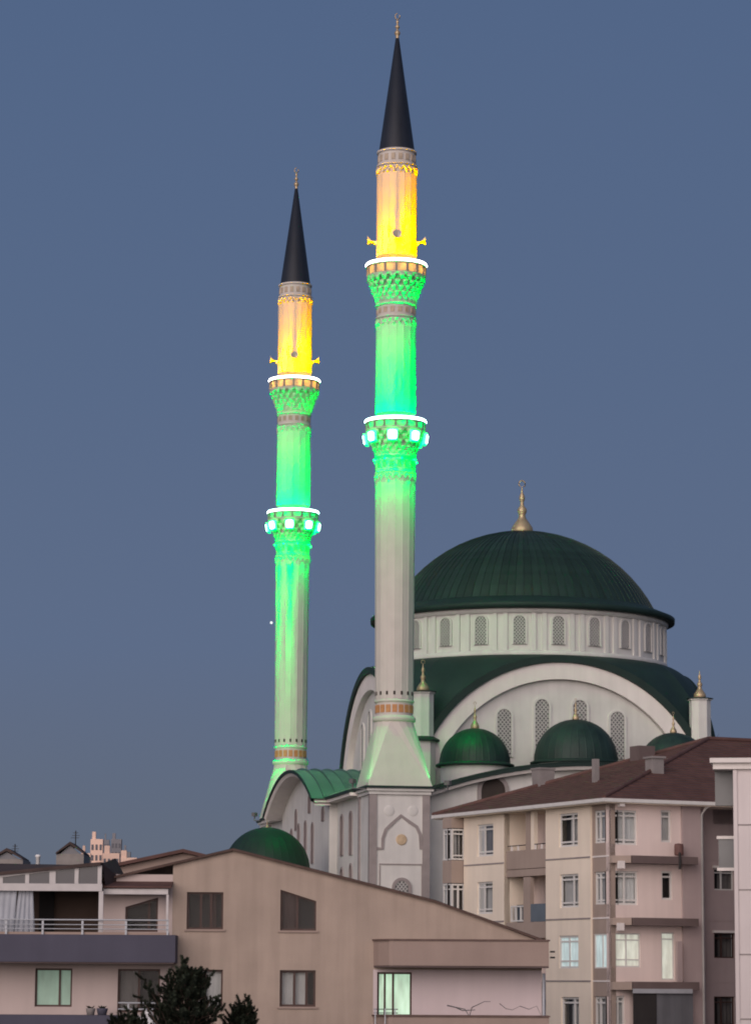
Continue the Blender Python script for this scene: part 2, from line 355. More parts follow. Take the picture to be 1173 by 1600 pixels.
# ------------------------------------------------------------------ minarets
def make_minaret():
    root = thing('minaret', 'nearer and taller-looking floodlit minaret rising in front of the big green dome', 'minaret', (MR.x, MR.y, GZ), TH, 'pair of floodlit minarets')
    S = FPX / YR                                  # photograph pixels per metre at its distance
    Z = lambda y: zw(zy(y, YR, 617))
    R = lambda p: p / S * 1.012
    # shoe of the minaret: square foot turning into a sixteen sided shaft
    zb, zt = Z(1231), Z(1129); hb = R(50); rt = R(30.5)
    mb = MB(); top = []; bot = []
    for i in range(16):
        a = radians(-90 + 22.5 * i); top.append(Vector((rt * cos(a), rt * sin(a), zt)))
    corner = [Vector((hb, -hb, zb)), Vector((hb, hb, zb)), Vector((-hb, hb, zb)), Vector((-hb, -hb, zb))]
    for q in range(4):                            # face q looks along -y, +x, +y, -x
        c0 = corner[(q + 3) % 4]; c1 = corner[q]; i0 = q * 4
        a, b, c = top[(i0 - 1) % 16], top[i0], top[(i0 + 1) % 16]
        mb.add([c0, c1, c, b, a], [(0, 1, 2, 3, 4)])
        d1, e1 = top[(i0 + 2) % 16], top[(i0 + 3) % 16]
        mb.add([c1, c, d1, e1], [(0, 1, 2), (0, 2, 3)])
    mb.build('pedestal', 'shaft_stone', root)
    MB().lathe([(R(29), Z(1129.5)), (R(33), Z(1128)), (R(33.5), Z(1123)), (R(30), Z(1119))], 32).build('base_moulding', 'shaft_stone', root)
    MB().lathe([(R(28.6), Z(1119.5)), (R(28.6), Z(1099))], 32).build('base_collar', 'shaft_stone', root)
    for k in range(18):                           # orange tile squares of the collar
        a = 2 * pi * k / 18
        q = MB(); h = (Z(1103) - Z(1115)) / 2; q.box(-.13, .13, -.02, .02, -h, h)
        if k == 0: me = q.build('tile', 'tile_band', root); first = me.data; me.location = (R(28.8) * cos(a), R(28.8) * sin(a), Z(1109)); me.rotation_euler = (0, 0, a + pi / 2)
        else: place('tile', first, root, (R(28.8) * cos(a), R(28.8) * sin(a), Z(1109)), a + pi / 2)
    MB().lathe([(R(28.5), Z(1099.5)), (R(31), Z(1098)), (R(31), Z(1096)), (R(29), Z(1094))], 32).build('collar_ring', 'shaft_stone', root)
    vh = None
    for k in range(16):                           # little vent holes
        a = 2 * pi * (k + .5) / 16; lp = (R(29.3) * cos(a), R(29.3) * sin(a), Z(1085))
        if not vh: vh = MB().box(-.1, .03, -.055, .055, -.1, .1).build('vent_hole', 'dark_hole', root, lp, a)
        else: place('vent_hole', vh.data, root, lp, a)
    def shaft(z0, z1, r0, r1):
        mb = MB(); rows = []
        nz = 6
        for j in range(nz + 1):
            t = j / nz; r = r0 + (r1 - r0) * t; z = z0 + (z1 - z0) * t; row = []
            for i in range(16):
                a = 2 * pi * (i + .5) / 16
                for da, dr in ((-2.6, 0), (-1.5, .014), (1.5, .014), (2.6, 0), (5.5, -.004), (8.4, -.006), (11.25, -.008), (14.1, -.006), (17, -.004)):
                    b = a + radians(da); row.append(((r + dr) * cos(b), (r + dr) * sin(b), z))
            rows.append(row)
        mb.grid(rows, True, False); return mb.build('shaft', 'shaft_stone', root)
    shaft(Z(1094), Z(752), R(29.3), R(31))
    shaft(Z(648), Z(512), R(31), R(31)); shaft(Z(402), Z(275), R(31.3), R(31.3))
    def frieze(yt, yb, r):                         # band of pointed arches
        mb = MB(); zt, zb = Z(yt), Z(yb)
        mb.lathe([(r - .03, zb + .0), (r - .03, zt)], 48)
        n = 20
        for i in range(n):
            pts = []
            for t in range(7):
                x = -1 + t / 3; a = 2 * pi * (i + .5 + x * .5) / n; hgt = zb + (zt - zb) * .82 * (1 - abs(x) ** 1.7)
                pts.append((r * cos(a) * 1.01, r * sin(a) * 1.01, hgt))
            mb.tube(pts, .055, 5)
        mb.lathe([(r, zt - .02), (r + .045, zt), (r + .045, zt + .09), (r, zt + .12)], 48)
        mb.build('frieze', 'shaft_stone', root)
    frieze(742, 752, R(31)); frieze(500, 512, R(31)); frieze(263, 275, R(31.3))
    def collar(yb, yt, r, n=16):
        mb = MB().lathe([(r, Z(yb)), (r, Z(yt))], 32)
        mb.lathe([(r, Z(yt) - .04), (r + .07, Z(yt) - .02), (r + .07, Z(yt) + .1), (r, Z(yt) + .13)], 32)
        c = mb.build('collar', 'shaft_stone', root)
        q = MB(); zc = (Z(yb) + Z(yt)) / 2; h = (Z(yt) - Z(yb)) * .24
        for i in range(n):
            a = 2 * pi * i / n; t = Vector((-sin(a), cos(a), 0)) * .11; nn = Vector((cos(a), sin(a), 0)); p = nn * r
            q.hexa([p - t - nn * .05 + Vector((0, 0, zc - h)), p + t - nn * .05 + Vector((0, 0, zc - h)), p + t + nn * .03 + Vector((0, 0, zc - h)), p - t + nn * .03 + Vector((0, 0, zc - h)),
                    p - t - nn * .05 + Vector((0, 0, zc + h)), p + t - nn * .05 + Vector((0, 0, zc + h)), p + t + nn * .03 + Vector((0, 0, zc + h)), p - t + nn * .03 + Vector((0, 0, zc + h))])
        q.build('band_ornament', 'ornament', c)['kind'] = 'stuff'
    collar(740, 717, R(30.4)); collar(497, 480, R(30.4)); collar(261, 241, R(29.6))
    # two balconies
    def muqarnas(yb, yt, rb, rt, tiers=5, n=20):
        mb = MB(); zb, zt = Z(yb), Z(yt); mb.lathe([(rb - .04, zb), (rt - .28, zt), (rt, zt), (rt, zt + .05), (.4, zt + .05)], 40)
        for j in range(tiers):
            t0 = j / tiers; t1 = (j + 1) / tiers; zl = zb + (zt - zb) * t0; zh = zb + (zt - zb) * t1
            ri = rb + (rt - rb) * (t0 ** 1.1) - .05; ro = rb + (rt - rb) * (t1 ** 1.1)
            for i in range(n):
                a = 2 * pi * (i + (.5 if j % 2 else 0)) / n; w_ = pi / n * .70
                P = lambda r, da, z: (r * cos(a + da), r * sin(a + da), z)
                mb.add([P(ri, -w_, zh), P(ri, w_, zh), P(ro, w_ * .9, zh), P(ro + .04, 0, zh), P(ro, -w_ * .9, zh),
                        P(ri, 0, zl - .03), P(ro - .03, w_ * .8, zh - (zh - zl) * .42), P(ro + .02, 0, zh - (zh - zl) * .35), P(ro - .03, -w_ * .8, zh - (zh - zl) * .42)],
                       [(0, 1, 2, 3, 4), (4, 3, 7, 8), (3, 2, 6, 7), (8, 7, 5), (7, 6, 5), (0, 4, 8, 5), (2, 1, 5, 6)])
        return mb.build('balcony_corbel', 'shaft_stone', root)
    def balcony(y_rim, y_foot, rr, led):
        z0, z1 = Z(y_foot), Z(y_rim); n = 16
        MB().lathe([(.6, z0 - .02), (rr + .03, z0 - .02), (rr + .05, z0 + .07), (rr - .02, z0 + .09), (.6, z0 + .09)], 48).build('balcony_floor', 'shaft_stone', root)
        h = z1 - z0; da = pi / n
        q = MB(); a_ = da * .82; rows_o = []; rows_i = []
        pts = [-a_ + 2 * a_ * i / 4 for i in range(5)]
        lo = [(rr * cos(t), rr * sin(t), .10) for t in pts]; hi = [(rr * cos(t), rr * sin(t), h) for t in pts]
        li = [((rr - .09) * cos(t), (rr - .09) * sin(t), .10) for t in pts]; hj = [((rr - .09) * cos(t), (rr - .09) * sin(t), h) for t in pts]
        q.strip(lo, hi); q.strip(hi, hj); q.strip(lo, li)
        q.add([lo[0], hi[0], hj[0], li[0]], [(0, 1, 2, 3)]); q.add([lo[-1], hi[-1], hj[-1], li[-1]], [(0, 1, 2, 3)])
        pr = None
        post = MB().box(rr - .12, rr + .06, -.055, .055, .09, h + .03); po = None
        for i in range(n):
            a = 2 * pi * i / n
            if not pr: pr = q.build('parapet_panel', 'parapet_stone', root); pr.location = (0, 0, z0); pr.rotation_euler.z = a; po = post.build('parapet_post', 'post_stone', root, (0, 0, z0), a + da)
            else: place('parapet_panel', pr.data, root, (0, 0, z0), a); place('parapet_post', po.data, root, (0, 0, z0), a + da)
        MB().lathe([(rr - .13, z1 + .002), (rr + .09, z1 + .002), (rr + .09, z1 + .08), (rr - .13, z1 + .08), (rr - .13, z1 + .002)], 48).build('handrail', 'shaft_stone', root)
        MB().lathe([(rr - .10, z1 + .083), (rr + .10, z1 + .083), (rr + .13, z1 + .16), (rr + .08, z1 + .24), (rr - .10, z1 + .24), (rr - .10, z1 + .083)], 48).build('rim_glare', led, root)  # glowing ring paints the overexposed glare of the lit parapet inside
        return z0, z1
    muqarnas(478, 437, R(30), R(46), 5)
    uz0, uz1 = balcony(420, 435, R(45.5), 'rim_glare_white')
    muqarnas(717, 676, R(30), R(45), 5)
    lz0, lz1 = balcony(664, 675, R(45.5), 'rim_glare_mint')
    def spot(name, loc, aim, power, col, size, blend=.6, rad=.12):
        L = bpy.data.lights.new(name, 'SPOT'); L.energy = power; led(L, col); L.spot_size = radians(size); L.spot_blend = blend; L.shadow_soft_size = rad
        o = bpy.data.objects.new(name, L); COL.objects.link(o); o.parent = root; o.location = loc
        o.rotation_euler = (Vector(aim) - Vector(loc)).to_track_quat('-Z', 'Y').to_euler(); return o
    amber = (1.0, .37, -.115); green = (-.18, 1.0, .008)
    for i in range(16):
        a = 2 * pi * (i + .5) / 16; c, s_ = cos(a), sin(a)
        right = .5 + .5 * cos(a + radians(35))           # the lamps toward the right burn stronger
        for (z, col, P, nm) in ((uz0 + .22, amber, 330 + 720 * right, 'amber_uplight'), (lz0 + .22, green, 560 + 220 * right, 'green_uplight')):
            for h_, size, kk in ((1.6, 100, 1.05), (2.8, 26, 2.0), (4.3, 12, 13.0)):
                spot(nm, (1.40 * c, 1.40 * s_, z), (1.05 * c, 1.05 * s_, z + h_), P * kk, col, size, 1.0, .08)
            if i % 2 == 0:
                L = bpy.data.lights.new('balcony_glow', 'POINT'); L.energy = 14 if col is amber else 26; led(L, (1.0, .5, .02) if col is amber else (-.08, 1.0, .12)); L.shadow_soft_size = .08
                o = bpy.data.objects.new('balcony_glow', L); COL.objects.link(o); o.parent = root; o.location = (1.28 * c, 1.28 * s_, z + .12)
            MB().box(-.13, .13, -.09, .09, -.12, -.02).build('uplight_box', 'fixture_grey', root, (1.36 * c, 1.36 * s_, z), a)
    # flood lamps sunk in the lower corbel: they light the roofs below and graze the shaft
    lamp = None
    zc = Z(687)
    for i in range(8):
        a = 2 * pi * (i + .62) / 8; c, s_ = cos(a), sin(a)
        if not lamp:
            q = MB(); q.hexa([(-.30, -.30, -.02), (.30, -.30, -.02), (.30, .12, -.02), (-.30, .12, -.02), (-.32, -.30, .02), (.32, -.30, .02), (.32, .12, .02), (-.32, .12, .02)])
            q = MB()
            w0, w1 = .255, .305; q.hexa([(0, -w0, -.32), (.16, -w0, -.30), (.16, w0, -.30), (0, w0, -.32), (.10, -w1, .30), (.26, -w1, .30), (.26, w1, .30), (.10, w1, .30)])
            lamp = q.build('flood_lamp', 'lamp_side_spill', root, (R(43) * c, R(43) * s_, zc), a)
            q = MB(); rp_ = []
            for cx_, cy_, a0_ in ((.15, .15, 0), (-.15, .15, 90), (-.15, -.15, 180), (.15, -.15, 270)):
                for t_ in range(4):
                    a_ = radians(a0_ + 30 * t_); rp_.append((cx_ + .15 * cos(a_), cy_ + .15 * sin(a_)))
            fp_ = lambda o_, k_: [(.212 + .17 * v_ * .56 + o_, u_ * k_, v_ * k_) for u_, v_ in rp_]
            q.strip(fp_(.0, .78), fp_(.05, .68), True, True); q.add(fp_(.05, .68), [tuple(range(len(rp_)))])
            lens = q.build('lens', 'lamp_face', lamp)
        else:
            o = place('flood_lamp', lamp.data, root, (R(43) * c, R(43) * s_, zc), a); place('lens', lens.data, o)
        spot('flood_beam', (R(43) * c + .4 * c, R(43) * s_ + .4 * s_, zc), (4.5 * c, 4.5 * s_, zc - 2.6), 380, (.32, 1.0, .34), 150, .5, .3)
        spot('downlight', (1.42 * c, 1.42 * s_, Z(712)), (1.36 * c, 1.36 * s_, Z(900)), 1700, green, 64, .9, .1)
    bulb = None  # added bulbs and point lights that tint the corbel green
    for i in range(8):
        a = 2 * pi * (i + .12) / 8; c, s_ = cos(a), sin(a); lp = (1.22 * c, 1.22 * s_, Z(721))
        q = MB().lathe([(.01, -.07), (.06, -.04), (.07, 0), (.05, .05), (.01, .07)], 10); q.tube([(0, 0, .0), (-.2, 0, .02)], .025, 5)
        if not bulb: bulb = q.build('added_corbel_bulb', 'added_bulb_green', root, lp, a)
        else: place('added_corbel_bulb', bulb.data, root, lp, a)
        L = bpy.data.lights.new('added_corbel_glow', 'POINT'); L.energy = 45; led(L, green); L.shadow_soft_size = .1
        o = bpy.data.objects.new('added_corbel_glow', L); COL.objects.link(o); o.parent = root; o.location = (1.42 * c, 1.42 * s_, Z(721))
    # horn loudspeakers on the upper balcony
    horn = None
    for ang in (-100, -10, 80, 170):
        a = radians(ang); zc = Z(383)
        if not horn:
            q = MB(); prof = [(.05, 0), (.06, .22), (.10, .36), (.20, .50), (.30, .58), (.31, .60), (.27, .56), (.05, .30)]
            n = 20; rows = [[(R(31) + .02 + x * .85, r * .8 * cos(2 * pi * i / n), r * .8 * sin(2 * pi * i / n) + .12 + x * .25) for i in range(n)] for r, x in prof]
            q.grid(rows, True); q.box(R(31) - .1, R(31) + .16, -.09, .09, .02, .2)
            horn = q.build('horn_loudspeaker', 'horn_paint', root, (0, 0, zc), a)
        else: place('horn_loudspeaker', horn.data, root, (0, 0, zc), a)
    # spire and finial
    MB().lathe([(R(28.5), Z(242)), (R(29.5), Z(241)), (R(28.6), Z(238)), (R(2.6), Z(58)), (.02, Z(57))], 32).build('spire', 'spire_lead', root)
    z0 = Z(60); hh = Z(22) - z0
    prof = [(.10, 0), (.11, .04), (.07, .08), (.15, .16), (.17, .22), (.12, .30), (.05, .34), (.05, .38), (.12, .44), (.13, .48), (.06, .55), (.04, .60), (.09, .65), (.08, .70), (.03, .76), (.02, .80)]
    f = MB().lathe([(r, z0 + t * hh) for r, t in prof], 20).build('finial', 'gilding', root)
    pts = []
    for i in range(13):
        t = radians(-60 + 300 * i / 12) ; pts.append((.17 * sin(t + pi / 2 + radians(30)) * .8, 0, z0 + hh * .90 + .17 * cos(t + pi / 2 + radians(30))))
    MB().tube(pts, .035, 6).build('crescent', 'gilding', f)
    return root
min_r = make_minaret()
min_l = copy_tree(min_r)
min_l.location = (ML.x, ML.y, GZ)
min_l['label'] = 'farther and shorter-looking floodlit minaret standing against open sky behind the beige house'
for o in list(min_l.children):
    a = atan2(o.location.y, o.location.x)
    if o.name.startswith('flood_beam') and cos(a) < -.3: o.data = o.data.copy(); o.data.energy *= .3
    if o.name.startswith('downlight') and cos(a - radians(215)) > .45:   # extra long-throw beams added to green its outer side further down
        for h_, size, P in ((3.0, 16, 9000), (7.0, 6.4, 52000)):
            q = o.copy(); q.data = o.data.copy(); COL.objects.link(q); q.parent = min_l
            q.data.spot_size = radians(size); q.data.spot_blend = 1.0; q.data.energy = P
            v = Vector((1.04 * cos(a), 1.04 * sin(a), o.location.z - h_)) - o.location
            q.rotation_euler = v.to_track_quat('-Z', 'Y').to_euler()
for o in min_r.children:
    if o.name.startswith('flood_beam') and cos(atan2(o.location.y, o.location.x)) < -.3: o.data = o.data.copy(); o.data.energy *= .3

# ------------------------------------------------------------------ mosque
mosque = thing('mosque', 'white mosque with a big dark green dome, round arches and small green domes', 'mosque', (DC.x, DC.y, GZ), TH)
PXM = FPX / DC.y                                  # photograph pixels per metre at the dome
def arcpts(w, h, n=12):
    """outline of an arched opening, width w, height h, base at 0"""
    r = w / 2; return [(-r, 0), (r, 0)] + [(r * cos(pi * i / n), h - r + r * sin(pi * i / n)) for i in range(0, n + 1)]
_lat = {}
def arched_window(root, w, h, loc, rz, framew=.10, bars='lattice_bar', back='lattice_back', proud=.10, frame='stone'):
    """window > pane, lattice; local: x across, -y outwards, z up from the foot"""
    key = (round(w, 2), round(h, 2), framew, bars, back, frame)
    if key not in _lat:
        o = arcpts(w + 2 * framew, h + framew); i = arcpts(w, h); n = len(o)
        q = MB()
        q.strip([(x, -proud, z) for x, z in o], [(x, -proud, z) for x, z in i], True, False)
        q.strip([(x, -proud, z) for x, z in o], [(x, .05, z) for x, z in o], True, False)
        q.strip([(x, -proud, z) for x, z in i], [(x, .0, z) for x, z in i], True, False)
        f = q.build('window', frame, root)
        pane = MB().add([(x, -.02, z) for x, z in i], [tuple(range(n))]).build('pane', back, f)
        lt = None
        if bars:
            q = MB(); st = w / 3.2; t = w * .035
            def inside(x, z):
                if z < 0 or abs(x) > w / 2: return False
                return z <= h - w / 2 or x * x + (z - h + w / 2) ** 2 <= (w / 2) ** 2
            for sgn in (1, -1):
                c = -w
                while c < h + w:
                    seg = [(-w / 2 + w * kk / 24, c + sgn * (-w / 2 + w * kk / 24) * 1.15) for kk in range(25)]
                    seg = [p for p in seg if inside(*p)]
                    if len(seg) > 2:
                        (x0, z0), (x1, z1) = seg[0], seg[-1]; L = sqrt((x1 - x0) ** 2 + (z1 - z0) ** 2); nx, nz = -(z1 - z0) / L * t, (x1 - x0) / L * t
                        yy = -.055 if sgn > 0 else -.048
                        q.hexa([(x0 - nx, yy, z0 - nz), (x1 - nx, yy, z1 - nz), (x1 - nx, -.022, z1 - nz), (x0 - nx, -.022, z0 - nz), (x0 + nx, yy, z0 + nz), (x1 + nx, yy, z1 + nz), (x1 + nx, -.022, z1 + nz), (x0 + nx, -.022, z0 + nz)])
                    c += st
            lt = q.build('lattice', bars, f)
        _lat[key] = (f.data, pane.data, lt.data if lt else None)
        f.location = loc; f.rotation_euler = (0, 0, rz); return f
    a, b, c = _lat[key]
    f = place('window', a, root, loc, rz); place('pane', b, f)
    if c: place('lattice', c, f)
    return f
def dome_panels(parent, Rs, base, zbase, n, m, rows=12):
    """a dome of n standing-seam panels: cap of sphere radius Rs over a circle of radius base"""
    zc = zbase - sqrt(Rs * Rs - base * base); t0 = asin(base / Rs); q = MB(); da = pi / n
    rr = []
    for j in range(rows + 1):
        t = t0 * (1 - j / rows) + .012 * j / rows; r, z = Rs * sin(t), zc + Rs * cos(t)
        wd = min(.035 / max(r, .05), da * .5)
        rr.append([(r * cos(x), r * sin(x), z) for x in (-da, -da * .4, da * .4, da - wd)] + [((r + .035 * sin(t)) * cos(x), (r + .035 * sin(t)) * sin(x), z + .035 * cos(t)) for x in (da - wd * .8, da - wd * .2)] + [(r * cos(da), r * sin(da), z)])
    q.grid(rr, False, False); first = None
    for i in range(n):
        a = 2 * pi * i / n
        if not first: first = q.build('roof_panel', m, parent, None, a)
        else: place('roof_panel', first.data, parent, None, a)
def finial(parent, z0, h, r, loc=(0, 0), name='finial'):
    prof = [(.9, 0), (1.0, .05), (.95, .12), (.55, .24), (.35, .30), (.30, .36), (.42, .42), (.42, .47), (.2, .53), (.15, .6), (.27, .66), (.24, .72), (.1, .78), (.07, .84), (.05, .9)]
    f = MB().lathe([(q * r, z0 + t * h) for q, t in prof], 20, loc).build(name, 'gilding', parent)
    rc = r * .3; pts = []
    for i in range(11):
        t = radians(125 + 290 * i / 10); pts.append((loc[0] + rc * cos(t - radians(180)), loc[1], z0 + h * .95 + rc * sin(t - radians(180))))
    MB().tube(pts, rc * .22, 5).build('crescent', 'gilding', f); return f
Yd = DC.y
# main dome
zbase = zw(zy(957, Yd, 818)); Rb = 207 / PXM; Rs = 232 / PXM
dome = MB().lathe([(Rb - .02, zbase - .35), (Rb + .0, zbase - .02), (Rb - .4, zbase - .02)], 96).build('dome', 'roof_green_dark', mosque)
dome_panels(dome, Rs, Rb, zbase, 96, 'dome_green', 12)
zl = zw(zy(969, Yd, 818)); zl2 = zw(zy(978, Yd, 818)); rl_ = 238 / PXM
MB().lathe([(Rb - .05, zbase + .05), (Rb + .10, zbase - .02), (rl_, zl), (rl_ + .03, zl - .03), (rl_ + .01, zl2 + .05), (rl_ - .22, zl2), (222 / PXM, zl2 + .05)], 96).build('dome_eave', 'roof_green_dark', mosque)
ztop = zbase + Rs - sqrt(Rs * Rs - Rb * Rb)
finial(dome, ztop - .1, zw(zy(752, Yd, 818)) - ztop + .1, 17.5 / PXM, name='finial')
# drum with windows and pilasters
rd = 223 / PXM; zd0 = zw(zy(1047, Yd, 818)); zd1 = zl2 + .06
MB().lathe([(rd, zd0 - .6), (rd, zd1)], 96).build('drum', 'stone', mosque)
MB().lathe([(rd + .002, zd1 - .34), (rd + .12, zd1 - .30), (rd + .2, zd1 - .16), (rd + .2, zd1 - .004), (rd, zd1)], 96).build('drum_cornice', 'stone', mosque)
MB().lathe([(rd + .002, zd0 - .1), (rd + .14, zd0 - .1), (rd + .14, zd0 + .22), (rd + .03, zd0 + .28)], 96).build('drum_plinth', 'stone', mosque)
hw = 43 / PXM; zwin = zd0 + .62
pil = MB().box(-.13, .13, -.10, .05, zd0 + .25, zd1 - .32); pd = None
for i in range(24):
    a = radians(15 * i - 90)
    if abs(i - 12) < 4: continue                  # the side turned away
    arched_window(mosque, .68, hw, (rd * cos(a), rd * sin(a), zwin), a + pi / 2, .09)
    for s_ in (-.115, .115):
        b = a + radians(7.5) + s_ / 3.2
        if not pd: pd = pil.build('pilaster', 'stone', mosque, (rd * cos(b), rd * sin(b), 0), b + pi / 2)
        else: place('pilaster', pd.data, mosque, (rd * cos(b), rd * sin(b), 0), b + pi / 2)
# square under the drum: four big arches and the curved roof between them
B = 9.25; Ynear = Yd - B * dd.y
zap = zw(zy(1036, Ynear, 860)); RA = 8.75
za = lambda t, o=0.0: zap - RA + sqrt(max(0.0, (RA + o) ** 2 - t * t))
TE = 8.35
rows_n = 28
q = MB()
for s4 in range(4):
    Mz = Matrix.Rotation(s4 * pi / 2, 3, 'Z'); rows = []
    for kk in range(9):
        f = kk / 8; row = []
        for i in range(rows_n + 1):
            t = -1 + 2 * i / rows_n; th = t * pi / 4
            xo = B * tan(th) if abs(t) < 1 else B * (1 if t > 0 else -1)
            xo = max(-B, min(B, xo)); zo = za(min(abs(xo), TE), .42)
            po = Vector((xo, -B - .28 * (1 - abs(t) ** 4), zo)); pi_ = Vector((rd * sin(th), -rd * cos(th), zd0 + .02))
            g_ = f; p = po.lerp(pi_, g_); p.z = zo + (zd0 + .02 - zo) * sin(f * pi / 2) ** .9
            row.append(Mz @ p)
        rows.append(row)
    q.grid(rows, False, True)
q.build('pendentive_roof', 'roof_green_dark', mosque)
def arch_set(s4):
    Mz = Matrix.Rotation(s4 * pi / 2, 3, 'Z'); n = 40
    def sweep(name, m, r0, r1, y0, y1, te):
        ts = [asin(min(1, te / RA)) * (-1 + 2 * i / n) for i in range(n + 1)]
        pt = lambda r, y: [Mz @ Vector((r * sin(t), y, zap - RA + r * cos(t))) for t in ts]
        q = MB(); A, Bq, C, D = pt(r0, y0), pt(r1, y0), pt(r1, y1), pt(r0, y1)
        q.strip(A, Bq); q.strip(Bq, C); q.strip(C, D); q.strip(D, A)
        q.add([A[0], Bq[0], C[0], D[0]], [(0, 1, 2, 3)]); q.add([A[-1], Bq[-1], C[-1], D[-1]], [(0, 1, 2, 3)])
        return q.build(name, m, mosque)
    sweep('arch_flashing', 'roof_green_dark', RA + .02, RA + .42, -B - .42, -B + .6, TE + .25)
    sweep('archivolt', 'white_plaster', RA - .95, RA, -B - .25, -B + .5, TE + .15)
    # recessed tympanum
    r = RA - .97; zb = zap - RA + 1.0; q = MB(); y = -B + .12
    pts = [Vector((r * sin(t), y, zap - RA + r * cos(t))) for t in [radians(-82 + 164 * i / 30) for i in range(31)]]
    pts = [Mz @ p for p in [Vector((pts[0].x, y, zb - 3))] + pts + [Vector((pts[-1].x, y, zb - 3))]]
    q.add(pts, [tuple(range(len(pts)))]); q.build('tympanum', 'stone', mosque)
    if s4 in (0, 3):
        for x, hh, zz in ((-3.35, 2.75, zw(zy(1184, Ynear, 785))), (-1.12, 3.35, zw(zy(1184, Ynear, 843))), (1.12, 3.35, zw(zy(1184, Ynear, 843))), (3.35, 2.75, zw(zy(1184, Ynear, 785)))):
            p = Mz @ Vector((x, -B + .12, 0)); arched_window(mosque, .82, hh, (p.x, p.y, zz), s4 * pi / 2, .12)
for s4 in range(4): arch_set(s4)
# lower cube
q = MB().box(-B + .2, B - .2, -B + .2, B - .2, 0, zw(zy(1190, Ynear))); q.build('prayer_hall', 'stone', mosque)
# corner turrets
CT = 8.55
zc1 = zw(zy(1086, Ynear - .3, 660)); zc0 = zw(zy(1158, Ynear - .3, 660))
tq = None
for i, (sx_, sy_) in enumerate(((-1, -1), (1, -1), (1, 1), (-1, 1))):
    loc = (sx_ * 8.2, sy_ * 9.55, 0)
    if not tq:
        tq = MB().lathe([(.62, 0), (.62, zc1 - .1), (.70, zc1 - .08), (.70, zc1)], 8, a0=pi / 8, smooth=False).build('corner_turret', 'stone', mosque, loc)
        c1 = MB().lathe([(.02, zc1 + .14), (.78, zc1 + .05), (.78, zc1), (.02, zc1)], 8, a0=pi / 8, smooth=False).build('turret_cap', 'roof_green_dark', tq)
        c2 = MB().lathe([(.60, zc0 + .14), (.98, zc0 - .06), (.98, zc0 - .16), (.6, zc0 - .16)], 8, a0=pi / 8, smooth=False).build('turret_eave', 'roof_green_dark', tq)
        c2b = MB().lathe([(.74, 0), (.74, zc0 - .165), (.6, zc0 - .165)], 8, a0=pi / 8, smooth=False).build('turret_foot', 'stone', tq)
        c3 = finial(tq, zc1 + .08, 1.75, .36)
        tre = list(tq.children)
    else:
        o = place('corner_turret', tq.data, mosque, loc)
        for ch in tre: 
            c = ch.copy(); COL.objects.link(c); c.parent = o
# minaret towers, facade walls, barrel roofs
TW = 1.62
zev = zw(zy(1232, YR, 615))
def tower(y0):
    """square tower that carries a minaret; near face looks along -y"""
    x0 = FU; t = MB()
    t.box(x0 - TW + .05, x0 + TW - .05, y0 - TW + .05, y0 + TW - .05, 0, zev - .25)
    t = t.build('minaret_tower', 'stone', mosque)
    q = MB()
    q.box(x0 - TW - .08, x0 + TW + .08, y0 - TW - .08, y0 + TW + .08, zev - .42, zev - .24); q.box(x0 - TW - .2, x0 + TW + .2, y0 - TW - .2, y0 + TW + .2, zev - .238, zev - .10)
    q.build('cornice', 'stone', t)
    MB().box(x0 - TW - .3, x0 + TW + .3, y0 - TW - .3, y0 + TW + .3, zev - .098, zev + .03).build('eave', 'roof_green_dark', t)
    for sx_ in (-1, 1):
        for sy_ in (-1, 1):
            cx, cy = x0 + sx_ * (TW - .17), y0 + sy_ * (TW - .17)
            MB().box(cx - .2, cx + .2, cy - .2, cy + .2, 0, zev - .424).build('pilaster', 'stone_trim', t)
    for sx_, P in ((-1, 420 if y0 > 0 else 70), (1, 170 if y0 < 0 else 160)):  # added floods on arms off the eave, greening the minaret foot
        lx, ly, lz = x0 + sx_ * 2.6, y0 - 1.75, zev + .22
        o = MB().box(-.16, .16, -.12, .12, -.1, .14).build('added_floodlight', 'fixture_grey', t, (lx, ly, lz), -sx_ * .8)
        MB().box(-.03, .03, -.03, .03, -.32, -.103).build('bracket', 'fixture_grey', o)
        b_ = MB().box(-.5, .5, -.03, .03, -.0, .05); b_.build('arm', 'fixture_grey', t, (lx - sx_ * .45, ly, zev - .17))
        L = bpy.data.lights.new('added_foot_beam', 'SPOT'); L.energy = P; L.color = (.10, 1.0, .22); L.spot_size = radians(95); L.spot_blend = .35; L.shadow_soft_size = .1
        ob = bpy.data.objects.new('added_foot_beam', L); COL.objects.link(ob); ob.parent = mosque; ob.location = (lx, ly, lz + .18)
        ob.rotation_euler = Vector((-sx_ * 1.6, 1.1, 1.5)).to_track_quat('-Z', 'Y').to_euler()
    return t
tn = tower(-HALF); tf = tower(HALF)
frT = Fr(mosque, (FU, -HALF - TW + .05, 0), (1, 0, 0), (0, -1, 0))
def band(fr, pts, wd, pr, name, m, parent, closed=False):
    """a flat moulding of width wd along a polyline of (s, z)"""
    q = MB(); n = len(pts); L = []; Rr = []
    for i, (a, z) in enumerate(pts):
        p0 = Vector(pts[max(0, i - 1)]); p1 = Vector(pts[min(n - 1, i + 1)]); d = (p1 - p0).normalized(); nn = Vector((-d.y, d.x))
        sc_ = wd / 2
        L.append((a + nn.x * sc_, z + nn.y * sc_)); Rr.append((a - nn.x * sc_, z - nn.y * sc_))
    Lf = [fr.p(a, z, pr) for a, z in L]; Rf = [fr.p(a, z, pr) for a, z in Rr]; Lb = [fr.p(a, z, .0) for a, z in L]; Rb_ = [fr.p(a, z, .0) for a, z in Rr]
    q.strip(Lf, Rf, False, False); q.strip(Lf, Lb, False, False); q.strip(Rf, Rb_, False, False)
    return q.build(name, m, parent)
